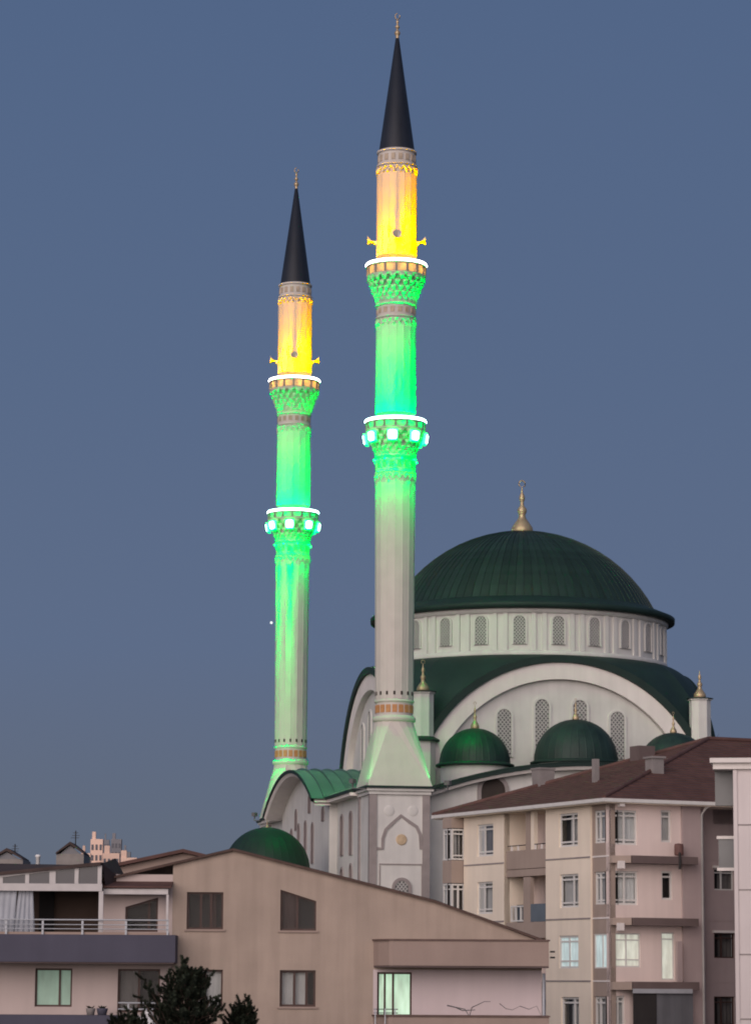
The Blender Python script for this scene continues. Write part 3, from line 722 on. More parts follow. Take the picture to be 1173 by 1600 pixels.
C2 = lambda x, y: frT.px(x / 3.258 + 340, y / 3.258 + 1180)
band(frT, [C2(*p) for p in ((805, 475), (838, 475), (840, 425), (856, 378), (885, 350), (932, 308), (975, 340), (1012, 365), (1030, 405), (1034, 475), (1066, 475))], .17, .05, 'ogee_moulding', 'stone_trim', tn)
c_ = frT.px(627, 1312); q = MB()
q.lathe([(.01, .05), (.12, .055), (.2, .03), (.27, .06), (.30, .0)], 20)
q.v = [tuple(frT.p(c_[0] + x, c_[1] + y, z)) for x, y, z in q.v]; q.build('medallion', 'tile_pale', tn)
for xx in (608, 645):
    c_ = frT.px(xx, 1267); q = MB(); q.lathe([(.01, .03), (.2, .035), (.28, .012), (.3, 0)], 16)
    q.v = [tuple(frT.p(c_[0] + x, c_[1] + y, z)) for x, y, z in q.v]; q.build('rosette', 'stone', tn)
a, z = frT.px(592, 1350); a1, _ = frT.px(660, 1350)
frT.box(MB(), a, a1, z - .03, z + .03, 0, .05).build('string_course', 'stone_trim', tn)
for xx in (593, 659):
    a, z = frT.px(xx, 1351); frT.box(MB(), a - .03, a + .03, z - 6, z - .035, 0, .04).build('panel_edge', 'stone_trim', tn)
a, z = frT.px(627, 1424); w_ = arched_window(mosque, .72, 1.62, frT.p(a, z), 0, .17, proud=.09, frame='stone_trim')
# entrance facade wall (looks along -x) and its portal
FW = FU - TW + .12
frF = Fr(mosque, (FW, 0, 0), (0, -1, 0), (-1, 0, 0))     # s grows toward the camera
zE = 10.45                                                # eaves, world height
L0 = HALF - TW + .1
wallf = wall('facade_wall', 'stone', mosque, frF, [(-L0, GZ), (L0, GZ), (L0, zE), (-L0, zE)], (), .2)
def slit(fr, xc, yc, hpx, wd, dd_=0.0):
    a, z = fr.px(xc, yc, dd_); z0 = fr.px(xc, yc + hpx / 2, dd_)[1]; z1 = fr.px(xc, yc - hpx / 2, dd_)[1]
    return a, z0, z1 - z0
for xc, yc, hp in ((534.5, 1306, 62), (548.5, 1303, 66), (500.5, 1320, 60), (510, 1317, 62), (534.5, 1378, 40), (548.5, 1374, 44)):
    a, z0, h = slit(frF, xc, yc, hp, .8)
    arched_window(mosque, .62, h, frF.p(a, z0), -pi / 2, .12, bars=None, back='brown_shade', proud=.07, frame='stone_trim')
# barrel vaulted porch: segmental arch, axis along x
PA, PR = 8.6, 2.15                                         # half span and rise
RP = (PA * PA + PR * PR) / (2 * PR)
def zv(t): return zE + PR - RP + sqrt(RP * RP - t * t)
frP = Fr(mosque, (FW - .45, 0, 0), (0, -1, 0), (-1, 0, 0))
pts = [(-PA + .5, GZ), (PA - .5, GZ)] + [(t, zv(t) - .25) for t in [PA - .5 - (2 * PA - 1) * i / 24 for i in range(25)]]
wall('porch_wall', 'stone', mosque, frP, pts, (), .2, thick=.5)
for xc, yc, hp in ((484, 1257, 27), (463, 1282, 31), (505, 1273, 20), (456, 1322, 50), (467, 1318, 58), (477.5, 1315, 62), (488.5, 1318, 62)):
    a, z0, h = slit(frP, xc, yc, hp, .8)
    arched_window(mosque, .66, h, frP.p(a, z0), -pi / 2, .10, bars=None, back='brown_shade', proud=.06, frame='stone_trim')
def vault(x0, x1, axis, panels=7, half=PA, zf=zv, m='roof_green'):
    """barrel roof of standing seam panels from x0 to x1; axis 'x' or 'y'"""
    T = (lambda x, t, z: (x, t, z)) if axis == 'x' else (lambda x, t, z: (t, x, z))
    n = 24; ts = [-half - .0 + 2 * half * i / n for i in range(n + 1)]
    for k in range(panels):
        a, b = x0 + (x1 - x0) * k / panels, x0 + (x1 - x0) * (k + 1) / panels
        q = MB(); up = lambda x, o: [T(x, t, zw(zf(t) + o)) for t in ts]
        q.strip(up(a, 0), up(b - .07, 0)); q.strip(up(b - .07, 0), up(b - .06, .11), False, False); q.strip(up(b - .06, .11), up(b - .01, .11), False, False); q.strip(up(b - .01, .11), up(b, 0), False, False)
        q.build('roof_panel', m, mosque)
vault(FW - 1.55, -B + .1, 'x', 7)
def eave_arch(fr, off, d0, d1, zf=zv, half=PA):
    n = 30; ts = [-half + 2 * half * i / n for i in range(n + 1)]
    pt = lambda o, d: [fr.p(t, zf(t) + o, d) for t in ts]
    q = MB(); q.strip(pt(-.02, d1), pt(-.20, d1), False, False); q.strip(pt(-.02, d1), pt(-.02, d1 - .2), False, False); q.strip(pt(-.20, d1), pt(-.20, d1 - .2), False, False); q.build('eave_edge', 'roof_green_dark', mosque)
    q = MB(); q.strip(pt(-.21, d1 - .08), pt(-.21, d0)); q.strip(pt(-.21, d1 - .08), pt(-.38, d1 - .2), False, False); q.strip(pt(-.38, d1 - .2), pt(-.38, d0)); q.build('eave_soffit', 'white_plaster', mosque)
eave_arch(frP, 0, -.02, 1.15)
# straight eaves and lean-to roof along the facade, either side of the porch
for s_ in (1, -1):
    a0, a1 = s_ * (PA - .25), s_ * (HALF - TW + .1); lo, hi = min(a0, a1), max(a0, a1)
    q = MB(); frF.box(q, lo, hi, zE - .22, zE - .05, -.05, .62); q.build('eave_soffit', 'white_plaster', mosque)
    q = MB(); frF.box(q, lo, hi, zE - .048, zE + .09, -.05, .74); q.build('eave_edge', 'roof_green_dark', mosque)
    n = 8
    for k in range(n):
        b0, b1 = lo + (hi - lo) * k / n, lo + (hi - lo) * (k + 1) / n
        q = MB(); q.add([frF.p(b0, zE + .1, .72), frF.p(b1 - .05, zE + .1, .72), frF.p(b1 - .05, zE + .9, -3.8), frF.p(b0, zE + .9, -3.8)], [(0, 1, 2, 3)])
        q.add([frF.p(b1 - .05, zE + .1, .72), frF.p(b1 - .02, zE + .2, .72), frF.p(b1, zE + .1, .72), frF.p(b1 - .05, zE + .9, -3.8), frF.p(b1 - .02, zE + 1.0, -3.8), frF.p(b1, zE + .9, -3.8)], [(0, 1, 4, 3), (1, 2, 5, 4)])
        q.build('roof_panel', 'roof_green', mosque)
# near side (looks along -y): same vault, with three small domes on it
VN = -HALF + .55
frN = Fr(mosque, (0, VN, 0), (1, 0, 0), (0, -1, 0))
zEn = zy(1246, Yd + VN, 690) + .1; PRn = zy(1192, Yd + VN, 905) - zEn; PAn = -FU - TW + .2
RPn = (PAn * PAn + PRn * PRn) / (2 * PRn)
def zvn(t): return zEn + PRn - RPn + sqrt(max(0, RPn * RPn - t * t))
wpts = [(-PAn, GZ), (PAn, GZ)] + [(t, zvn(t) - .3) for t in [PAn - 2 * PAn * i / 24 for i in range(25)]]
wall('side_wall', 'stone', mosque, frN, wpts, (), .2, thick=.5)
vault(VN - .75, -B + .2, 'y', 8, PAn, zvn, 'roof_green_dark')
eave_arch(frN, 0, -.02, .78, zvn, PAn)
a, z = frN.px(770, 1262); arched_window(mosque, 1.35, 1.6, frN.p(a, z), 0, .22, bars=None, back='dark_hole', proud=.1, frame='stone_trim')
for xx in (-4.2, 0, 4.2):
    arched_window(mosque, 1.0, 2.2, frN.p(xx, zEn - 3.6), 0, .15, bars=None, back='brown_shade', proud=.08, frame='stone_trim')
# other two sides
q = MB().box(FW + .3, -FU + .2, -HALF + .9, HALF - TW, 0, zw(zE) - .5); q.build('lower_block', 'stone', mosque)
def small_dome(x, y, r, zr, drum_h, m='dome_green', fin=1.0):
    o = MB().lathe([(r * .97, zw(zr) - drum_h), (r * .97, zw(zr) - .12)], 32, smooth=True).build('small_dome_drum', 'stone', mosque, (x, y, 0))
    MB().lathe([(r * .98, zw(zr) + .04), (r + .22, zw(zr) - .05), (r + .22, zw(zr) - .17), (r * .96, zw(zr) - .17)], 48).build('dome_eave', 'roof_green_dark', o)
    n = 32; prof = [(r * cos(t), zw(zr) + .02 + r * 1.0 * sin(t)) for t in [pi / 2 * i / 12 for i in range(13)]]
    q = MB(); rows = []
    for rr, zz in prof:
        row = []
        for i in range(n):
            for da, dr in ((-.03, 0), (-.014, .0), (-.006, .012), (.006, .012), (.014, .0), (.03, 0), (pi / n, 0)):
                a = 2 * pi * i / n + da * min(1, 1); e = dr * min(1, rr * 2)
                row.append(((rr + e) * cos(a), (rr + e) * sin(a), zz))
        rows.append(row)
    q.grid(rows, True, True).build('small_dome', m, o)
    finial(o, zw(zr) + r, fin, .2 * fin / 1.2)
    return o
Yq = Yd - 12.5 * dd.y
small_dome(-5.85, -12.5, 1.98, zy(1196, Yq, 741), 1.6, fin=1.5)
small_dome(-.02, -12.5, 2.36, zy(1190, Yq, 898), 1.2, fin=1.2)
small_dome(5.7, -12.5, 1.98, zy(1196, Yq, 741), 1.6, fin=1.2)
# domed entrance canopy in front of the porch
up = FW - 4.3; A = DC + uu * up; k = (421 - PW / 2) / FPX; vv = -(A.x - k * A.y) / (-dd.x + k * dd.y) if False else None
vv = (k * A.y - A.x) / (dd.x - k * dd.y)
Yp = A.y + dd.y * vv
small_dome(up, vv, 67 / (FPX / Yp), zy(1361, Yp, 424), 12.0, m='roof_green_dark', fin=.5)

# ------------------------------------------------------------------ beige house in front
YH = 110.0
house = thing('house', 'beige rendered house with a shallow gable, slate blue balconies and a brown roof edge', 'house', (0, YH, GZ))
frH = Fr(house, (0, 0, 0), (1, 0, 0), (0, -1, 0))
H = lambda x, y, d=0.0: frH.px(x, y, d)
HR = lambda a, b, c, d_, d=0.0: frH.rect(a, b, c, d_, d)
pk = H(365, 1328); el_ = H(120, 1385); er = H(853, 1472); em = H(680, 1409)
w1 = HR(292, 1394, 349, 1452); w2 = HR(438, 1390, 494, 1454); w3 = HR(293, 1515, 348, 1577); w4 = HR(437, 1516, 493, 1573); w5 = HR(589, 1519, 643, 1588)
zt2 = (H(439, 1390)[1], H(494, 1408)[1])
h2 = [(w2[0], w2[2]), (w2[1], w2[2]), (w2[1], zt2[1]), (w2[0], zt2[0])]
XL = H(-90, 1400)[0]; XW = H(270, 1400)[0]; XR = H(846, 1500)[0]; XE = H(583, 1500)[0]
zsp = H(600, 1515)[1]; zlow = H(600, 1592)[1]
# the gable: main field, then the strip over the right hand balconies, painted the same
wall('gable_wall', 'beige_render', house, frH, [(XW, GZ), (XE, GZ), (XE, zsp), (XR, zsp), (XR, er[1]), em, pk, (XW, pk[1] + (el_[1] - pk[1]) * (pk[0] - XW) / (pk[0] - el_[0]))],
     [rl(w1), h2, rl(w3), rl(w4)], .2)
wall('balcony_wall', 'lilac_render', house, frH, [(XE + .003, zlow - 1.2), (XR - .01, zlow - 1.2), (XR - .01, zsp), (XE + .003, zsp)], [rl(w5)], .2)
MB().box(XE + .1, XR - .02, .005, 9, zw(GZ), zw(zlow - 1.3)).build('lower_wall', 'beige_render', house)
window(house, frH, w1, 'window_brown', (.38, .66), (), .07, .13, 'curtain_brown', (.64, .8))
window(house, frH, w2, 'window_brown', (.47,), (), .07, .13, 'curtain_brown', (.02, .46), top=zt2)
window(house, frH, w3, 'window_brown', (.5,), (), .07, .13, 'curtain_grey', (.05, .95), room='curtain_dark')
window(house, frH, w4, 'window_brown', (.4, .74), (), .08, .13, 'curtain_grey', (.03, .72))
window(house, frH, w5, 'window_brown', (.22, .46), (), .07, .13, lit='lit_mint', label='window lit mint green from inside')
for r in (w1, w2, w4):
    frH.box(MB(), r[0] - .08, r[1] + .08, r[2] - .07, r[2] - .006, -.1, .06).build('window_sill', 'beige_trim', house)
# roof: two slopes with an overhanging verge
rp = pk; q = MB()
for (a, b) in ((pk, em), (em, er), (el_, pk)):
    for k in range(1):
        q.hexa([frH.p(a[0], a[1] + .02, .16), frH.p(b[0], b[1] + .02, .16), frH.p(b[0], b[1] + .02, -9), frH.p(a[0], a[1] + .02, -9),
                frH.p(a[0], a[1] + .06, .16), frH.p(b[0], b[1] + .06, .16), frH.p(b[0], b[1] + .06, -9), frH.p(a[0], a[1] + .06, -9)])
roof = q.build('roof', 'roof_tile_dark', house)
q = MB()
for (a, b) in ((pk, em), (em, er), (el_, pk)):
    q.hexa([frH.p(a[0], a[1] - .03, .163), frH.p(b[0], b[1] - .03, .163), frH.p(b[0], b[1] - .03, .02), frH.p(a[0], a[1] - .03, .02),
            frH.p(a[0], a[1] + .035, .20), frH.p(b[0], b[1] + .035, .20), frH.p(b[0], b[1] + .035, .165), frH.p(a[0], a[1] + .035, .165)])
q.build('verge', 'verge_brown', house)
vt = MB().box(-.03, .03, -.2, .0, .0, .02); vo = None
# right hand balconies: deep parapets with a chamfered left corner
def parapet(z0, z1, name='balcony_parapet'):
    D = 1.25; c0 = H(583, 1490)[0]; c1 = frH.px(612, 1490, D)[0]; c2 = frH.px(857, 1490, D)[0]
    pl = [(c0, -.02), (c0 + .18, .5), (c1 - .1, D - .06), (c1 + .02, D), (c2, D), (c2, -.02)]
    q = MB(); q.prism([frH.p(a, z0, d) for a, d in pl], [frH.p(a, z1, d) for a, d in pl]); o = q.build(name, 'beige_trim', house)
    pl2 = [(a + (.04 if i > 2 else -.05), d + .05 if d > 0 else d) for i, (a, d) in enumerate(pl)]
    MB().prism([frH.p(a, z1 + .003, d) for a, d in pl2], [frH.p(a, z1 + .06, d) for a, d in pl2]).build('coping', 'verge_brown', o)
    MB().prism([frH.p(a * 1 - .0, z0 - .06, d - .04) for a, d in pl], [frH.p(a, z0 - .003, d - .04) for a, d in pl]).build('drip_edge', 'ledge_brown', o)
    return o
D_ = 1.25
parapet(frH.px(700, 1509, D_)[1], frH.px(700, 1470, D_)[1])
parapet(frH.px(700, 1628, D_)[1], frH.px(700, 1589, D_)[1])
# gutter brackets at the right end
for yy in (1487, 1496):
    a, z = frH.px(858, yy, D_); frH.box(MB(), a + .045, a + .2, z - .03, z + .03, D_ - .5, D_ - .1).build('bracket', 'black_metal', house)
MB().tube([frH.p(XR + .06, GZ, .1), frH.p(XR + .06, zsp - .1, .1)], .06, 8).build('drain_pipe', 'rail_metal', house)
# left wing ------------------------------------------------------
DB = 1.4
ZB1 = frH.px(100, 1460, DB)[1]; ZB0 = frH.px(100, 1503, DB)[1]; XB = frH.px(274, 1480, DB)[0]
q = MB(); frH.box(q, XL, XB, ZB0, ZB1, .01, DB); bal = q.build('balcony_front', 'slate_render', house)
frH.box(MB(), XL, XB - .05, ZB0 - .05, ZB0 - .004, .01, DB - .05).build('drip_edge', 'ledge_brown', bal)
zl1 = frH.px(100, 1586, DB)[1]; XB2 = frH.px(186, 1590, DB)[0]
q = MB(); frH.box(q, XL, XB2, zl1 - 1.2, zl1, .01, DB); q.build('balcony_front', 'slate_render', house)
# lower storey wall with window and door
wa = HR(55, 1513, 113, 1573); wb = HR(184, 1514, 250, 1582)
wall('wing_wall', 'rose_render', house, frH, [(XL, GZ), (XW - .003, GZ), (XW - .003, ZB0 + .02), (XL, ZB0 + .02)], [rl(wa), rl(wb)], .2)
window(house, frH, wa, 'window_brown', (.66,), (), .07, .13, lit='lit_dim_green', label='window glowing dim green')
window(house, frH, wb, 'window_brown', (.50,), (), .07, .13, 'curtain_dark', (.05, .5))
# upper terrace: back wall, dark opening, door, canopy, railing
zt0 = ZB1 - .25; zt1 = H(100, 1383)[1]
wd = HR(196, 1402, 247, 1456)
wall('terrace_wall', 'rose_render', house, Fr(house, (0, .0, 0), (1, 0, 0), (0, -1, 0)), [(H(157, 1400)[0], zt0), (XW - .003, zt0), (XW - .003, zt1 + .4), (H(157, 1400)[0], zt1 + .4)], [[(wd[0], wd[2]), (wd[1], wd[2]), (wd[1], wd[3]), (wd[0], wd[3] - .35)]], .2)
window(house, frH, wd, 'window_brown', (.72,), (), .07, .13, None, top=(wd[3] - .35, wd[3]))
q = MB(); x0, x1 = XL, H(157, 1400)[0]
q.box(x0, x1, 2.2, 2.3, zw(zt0), zw(zt1 + .6)); q.box(x1 + .002, x1 + .1, .3, 2.2, zw(zt0), zw(zt1 + .6)); q.build('terrace_back_wall', 'room_brown', house)
q = MB(); q.box(H(52, 1400)[0], H(76, 1400)[0], 2.1, 2.19, zw(zt0), zw(zt1)); q.build('terrace_door', 'room_dark', house)
DC_ = 1.25                                       # canopy front plane
cp = lambda x, y: frH.px(x, y, DC_)
q = MB(); a0, zb0 = cp(-90, 1391); a1, zb1 = cp(160, 1381)
frH.box(q, a0, a1, zb0, zb1, DC_ - .12, DC_); beam = q.build('canopy_beam', 'canopy_white', house)
b0 = cp(-90, 1382); b1 = cp(157, 1352)
q = MB(); q.hexa([frH.p(b0[0], b0[1] - .0, DC_), frH.p(b1[0], b1[1] - .0, DC_), frH.p(b1[0], b1[1], DC_ - .12), frH.p(b0[0], b0[1], DC_ - .12),
                  frH.p(b0[0], b0[1] + .10, DC_), frH.p(b1[0], b1[1] + .10, DC_), frH.p(b1[0], b1[1] + .10, DC_ - .12), frH.p(b0[0], b0[1] + .10, DC_ - .12)])
q.build('canopy_beam', 'canopy_white', house)
ztopf = lambda a: b0[1] + (b1[1] - b0[1]) * (a - b0[0]) / (b1[0] - b0[0])
xs = [cp(x, 1370)[0] for x in (-40, 2, 43, 82.5, 120, 156)]
for i, a in enumerate(xs):
    wdt = .11 if i in (3,) else .07
    frH.box(MB(), a - wdt, a + wdt, zb1 + .003, ztopf(a) - .003, DC_ - .10, DC_ - .012).build('mullion', 'canopy_white', house)
for a, b in zip(xs[:-1], xs[1:]):
    q = MB(); q.add([frH.p(a, zb1, DC_ - .06), frH.p(b, zb1, DC_ - .06), frH.p(b, ztopf(b), DC_ - .06), frH.p(a, ztopf(a), DC_ - .06)], [(0, 1, 2, 3)]); q.build('canopy_pane', 'smoked_glass', house)
a, z = cp(157, 1440)
frH.box(MB(), a - .07, a + .09, ZB1, zb0 - .003, DC_ - .16, DC_ - .02).build('post', 'canopy_white', house)
# canopy roof (lean-to) and its dark closed end
c0, c1_ = cp(-90, 1371), cp(158, 1347); c2 = H(163, 1349); c3 = H(192, 1380)
q = MB()
top = [frH.p(c0[0], c0[1], DC_ + .1), frH.p(c1_[0], c1_[1], DC_ + .1), frH.p(c1_[0] + .3, c1_[1] + .05, -3.2), frH.p(c0[0], c1_[1] + .12, -3.2)]
low = [p - Vector((0, 0, .12)) for p in top]; q.prism(low, top); q.build('canopy_roof', 'roof_tile_dark', house)
q = MB(); e0 = frH.p(c1_[0] + .04, c1_[1] - .04, DC_ - .1); e1 = frH.p(c1_[0] + .3, c1_[1] + .25, -1.4)
f0 = frH.p(frH.px(168, 1385, .3)[0], frH.px(168, 1386, .3)[1], .9); f1 = frH.p(H(200, 1385)[0], H(200, 1384)[1], -1.2)
q.add([e0, e1, f1, f0], [(0, 1, 2, 3)]); q.add([p - Vector((0, 0, .08)) for p in (e0, e1, f1, f0)], [(0, 1, 2, 3)]); q.build('canopy_side_roof', 'roof_tile_dark', house)
# little tiled eave over the door
t0, t1 = frH.px(158, 1387, .9), frH.px(268, 1387, .9)
q = MB()
for k in range(4):
    da, db = .95 - k * .26, .95 - (k + 1) * .26 - .03; zz = t0[1] + k * .055
    q.hexa([frH.p(t0[0], zz, da), frH.p(t1[0], zz, da), frH.p(t1[0], zz + .05, db), frH.p(t0[0], zz + .05, db), frH.p(t0[0], zz + .06, da), frH.p(t1[0], zz + .06, da), frH.p(t1[0], zz + .12, db), frH.p(t0[0], zz + .12, db)])
q.build('tiled_eave', 'roof_tile', house)
u0, u1 = frH.px(162, 1397, .85), frH.px(263, 1389, .85)
frH.box(MB(), u0[0], u1[0], u0[1], u1[1], .72, .85).build('canopy_beam', 'canopy_white', house)
a, z = frH.px(262, 1420, .85); frH.box(MB(), a - .05, a + .03, ZB1, u0[1] - .003, .74, .83).build('post', 'canopy_white', house)
# railing
rt = frH.px(100, 1437, DB)[1]
q = MB()
for x in (-40, 10, 67, 129, 197, 262):
    a = frH.px(x, 1440, DB)[0]; frH.box(MB(), a - .035, a + .035, ZB1 + .002, rt - .03, DB - .12, DB - .06).build('railing_post', 'rail_metal', house)
aR = frH.px(264, 1440, DB)[0]
for zz, rr in ((rt, .03), (rt - .17, .018), (rt - .32, .018)):
    MB().tube([frH.p(XL, zz, DB - .05), frH.p(aR, zz, DB - .05)], rr, 6).build('rail', 'rail_metal', house)
frH.box(MB(), XL, aR, ZB1 + .004, ZB1 + .09, DB - .35, DB - .15).build('kerb', 'beige_trim', house)
# lower balcony rail in front of the door
zr = frH.px(200, 1567, DB)[1]
for zz in (zr, zr - .22):
    MB().tube([frH.p(frH.px(184, 1567, DB)[0], zz, DB - .25), frH.p(frH.px(252, 1567, DB)[0], zz, DB - .25)], .028, 6).build('rail', 'rail_metal', house)
a = frH.px(200, 1567, DB)[0]; frH.box(MB(), a - .03, a + .03, zr - .9, zr - .03, DB - .28, DB - .22).build('railing_post', 'rail_metal', house)
MB().box(XL, XR - .1, .5, 9, 0, zw(er[1]) - .2).build('inner_wall', 'room_dark', house) if False else None

# things on the balconies of the beige house
def drape(name, label, cat, m, pts0, pts1, waves=5, amp=.05):
    q = MB(); rows = []
    for t in range(9):
        f = t / 8; row = []
        for i in range(25):
            s_ = i / 24; p = pts0[0].lerp(pts0[1], s_).lerp(pts1[0].lerp(pts1[1], s_), f)
            row.append(p + Vector((0, amp * sin(s_ * waves * 2 * pi + f * .8) * (.4 + .6 * f), 0)))
        rows.append(row)
    q.grid(rows); o = q.build(name, m); tag(o, label, cat, kind='thing'); return o
G = lambda x, y, d: Vector(at(x, y, YH - d))
c = drape('curtain', 'white terrace curtain hanging straight beside the frame edge', 'curtain', 'curtain_cool', (G(-30, 1390, 1.05), G(27, 1390, 1.05)), (G(-30, 1459, 1.05), G(22, 1459, 1.05)), 6)
c = drape('curtain', 'white terrace curtain gathered slanting beside the dark terrace opening', 'curtain', 'curtain_cool', (G(30, 1390, 1.0), G(52, 1390, 1.0)), (G(20, 1459, 1.0), G(55, 1459, 1.0)), 4)
# crumpled white sheet on the lower balcony
q = MB(); rows = []
for j in range(15):
    row = []
    for i in range(19):
        u, v = i / 18, j / 14; p = Vector(at(200 + 46 * u, 1600, YH - .75 - .6 * v)); rim = min(u, 1 - u, v, 1 - v)
        row.append((p.x, p.y, at(200, 1606, YH - 1).z + min(1, rim * 5) * (.38 + .14 * sin(9 * u + 3 * v) + .09 * sin(17 * v - 5 * u)) + .1 * (1 - v)))
    rows.append(row)
tag(q.grid(rows).build('cloth_cover', 'curtain_white'), 'crumpled white sheet heaped on the balcony behind the pine', 'sheet')
def pot(x, y, label, m, r=.16):
    p = at(x, y, YH - 1.0); z0 = zl1 + .002
    o = thing('planter', label, 'planter', (p.x, p.y, z0), 0, 'planters along the slate balcony')
    MB().lathe([(.01, 0), (r * .75, 0), (r, .2), (r, .24), (r * .85, .24), (r * .8, .2), (.01, .19)], 14).build('pot', m, o)
    q = MB()
    for k in range(26):
        a = random.random() * 6.28; l = random.uniform(.12, .3); p0 = Vector((0, 0, .2)); p1 = p0 + Vector((cos(a) * l * .7, sin(a) * l * .7, l * .5)); s_ = Vector((-sin(a), cos(a), .3)) * .05
        q.add([p0, p0.lerp(p1, .5) + s_, p1, p0.lerp(p1, .5) - s_], [(0, 1, 2, 3)])
    f = q.build('leaves', 'pine_needle', o); f['kind'] = 'stuff'
pot(160, 1580, 'dark planter on the slate ledge closest to the balcony door', 'slate_render', .2)
pot(142, 1580, 'grey planter on the slate ledge next to the dark planter', 'concrete', .17)
# dry branch and wire lying along the right hand parapet
zc_ = frH.px(700, 1589, D_)[1] + .06
def twig(name, label, pts, rads):
    q = MB()
    for p_, r_ in zip(pts, rads): q.tube([Vector(at(x, y, YH - D_ + .12)) for x, y in p_], r_, 5, r_ * .5)
    tag(q.build(name, 'fixture_grey'), label, 'branch' if name == 'dry_branch' else 'cable')
twig('dry_branch', 'dark dry branch lying on the beige balcony parapet', [((698, 1571), (712, 1574), (726, 1577), (733, 1588)), ((733, 1588), (737, 1574), (746, 1570), (756, 1565), (766, 1565)), ((712, 1574), (722, 1579), (742, 1578))], (.024, .02, .026))
twig('cable', 'thin dark cable looped over the parapet near the drainpipe', [((780, 1568), (790, 1576), (800, 1578), (812, 1572)), ((812, 1572), (826, 1577), (838, 1572), (846, 1589))], (.014, .014))
q = MB(); p = at(606, 1580, YH - 1.1)
rk = thing('clothes_rack', 'small pale clothes rack standing before the lit mint window', 'clothes rack', (p.x, p.y, zc_ - .9))
for a in (-.45, -.1, .25): MB().box(a - .02, a + .02, -.02, .02, 0, 1.12).build('upright', 'rail_metal', rk)
for zz in (.95, 1.08): MB().box(-.5, .35, -.015, .015, zz, zz + .03).build('bar', 'black_metal', rk)

# ------------------------------------------------------------------ apartment building on the right
YA = 138.0
PC = at(952, 1400, YA)
PLx = at(682, 1400, 153.2)
d1 = Vector((PC.x - PLx.x, PC.y - PLx.y)); LA = d1.length; d1.normalize()
AA = atan2(d1.x, -d1.y)                           # local x runs along the right hand face, local y away along the left one
apt = thing('apartment_building', 'cream and pink apartment block with brown tiled hip roof and corner windows', 'apartment building', (PC.x, PC.y, GZ), AA)
f1 = Fr(apt, (0, 0, 0), (0, 1, 0), (-1, 0, 0))     # left face: s runs away from the corner
f2 = Fr(apt, (0, 0, 0), (1, 0, 0), (0, -1, 0))     # right face
S1 = lambda x, y=1400: f1.px(x, y)[0]
S2 = lambda x, y=1400: f2.px(x, y)[0]
ZE = f1.px(950, 1256)[1]                          # underside of the eaves
print('ZE', ZE, 'LA', LA, 'S1(855)', S1(855), S1(682))
FL = (f1.px(925, 1339)[1], f1.px(925, 1435)[1], f1.px(925, 1533)[1])
print('floors', FL)
# pieces of the left face
wins = {}
def W(fr, x0, y0, x1, y1, d=0.0): return fr.rect(x0, y0, x1, y1, d)
c_w = [W(f1, 875.5, 1271, 905, 1323), W(f1, 877, 1366, 906, 1418), W(f1, 876, 1462, 906, 1513), W(f1, 879, 1558, 907, 1612)]
a_w = [W(f1, 748, 1288, 773, 1338), W(f1, 748, 1378, 772, 1428)]
n_w = [W(f1, 927.5, 1266, 950.5, 1317), W(f1, 928, 1362, 950.5, 1413), W(f1, 928, 1459, 950.5, 1513), W(f1, 928, 1557, 950.5, 1612)]
e0, e1, e2, e3 = S1(925), S1(855), S1(790), S1(727)
wall('wall', 'taupe_render', apt, f1, [(0, GZ), (e0, GZ), (e0, ZE), (0, ZE)], [rl(r) for r in n_w], .2)
fp = Fr(apt, (-.10, 0, 0), (0, 1, 0), (-1, 0, 0))   # cream bays stand a little proud
wall('wall', 'cream_render', apt, fp, [(e0 - .0, GZ), (e1, GZ), (e1, ZE), (e0, ZE)], [rl(r) for r in c_w], .2)
wall('wall', 'cream_render', apt, fp, [(e2, GZ), (e3, GZ), (e3, ZE), (e2, ZE)], [rl(r) for r in a_w], .2)
wstyle = dict(frame='window_white', w=.09, rec=.08)
for i, r in enumerate(c_w):
    if i == 2: window(apt, fp, r, 'window_white', (.5,), (.22, .82), .09, .05, lit='lit_cyan', label='window lit pale cyan')
    else: window(apt, fp, r, v=(.33,), h=(.14, .84), curtain=('curtain_grey'), cov=((.0, .62), (0, 1), (0, 1), (0, .6))[i], **wstyle)
for i, r in enumerate(a_w): window(apt, fp, r, v=(.62,), h=(.14, .84), curtain='curtain_grey' if i else 'curtain_dark', cov=(0, .7), **wstyle)
for i, r in enumerate(n_w):
    if i == 2: window(apt, f1, r, 'window_white', (.45,), (), .06, .02, lit='lit_cyan', label='corner window lit bright cyan')
    else: window(apt, f1, r, v=(.68, .3) if i else (.68,), h=(.12, .82), curtain='curtain_grey', **wstyle)
# floor lines
for z in FL:
    for a, b, fr, m in ((e0, e1, fp, 'stone_trim'), (e2, e3, fp, 'stone_trim'), (.02, e0 - .02, f1, 'white_plaster')):
        fr.box(MB(), a + .01, b - .01, z - .035, z + .035, -.05, .025).build('string_course', m, apt)
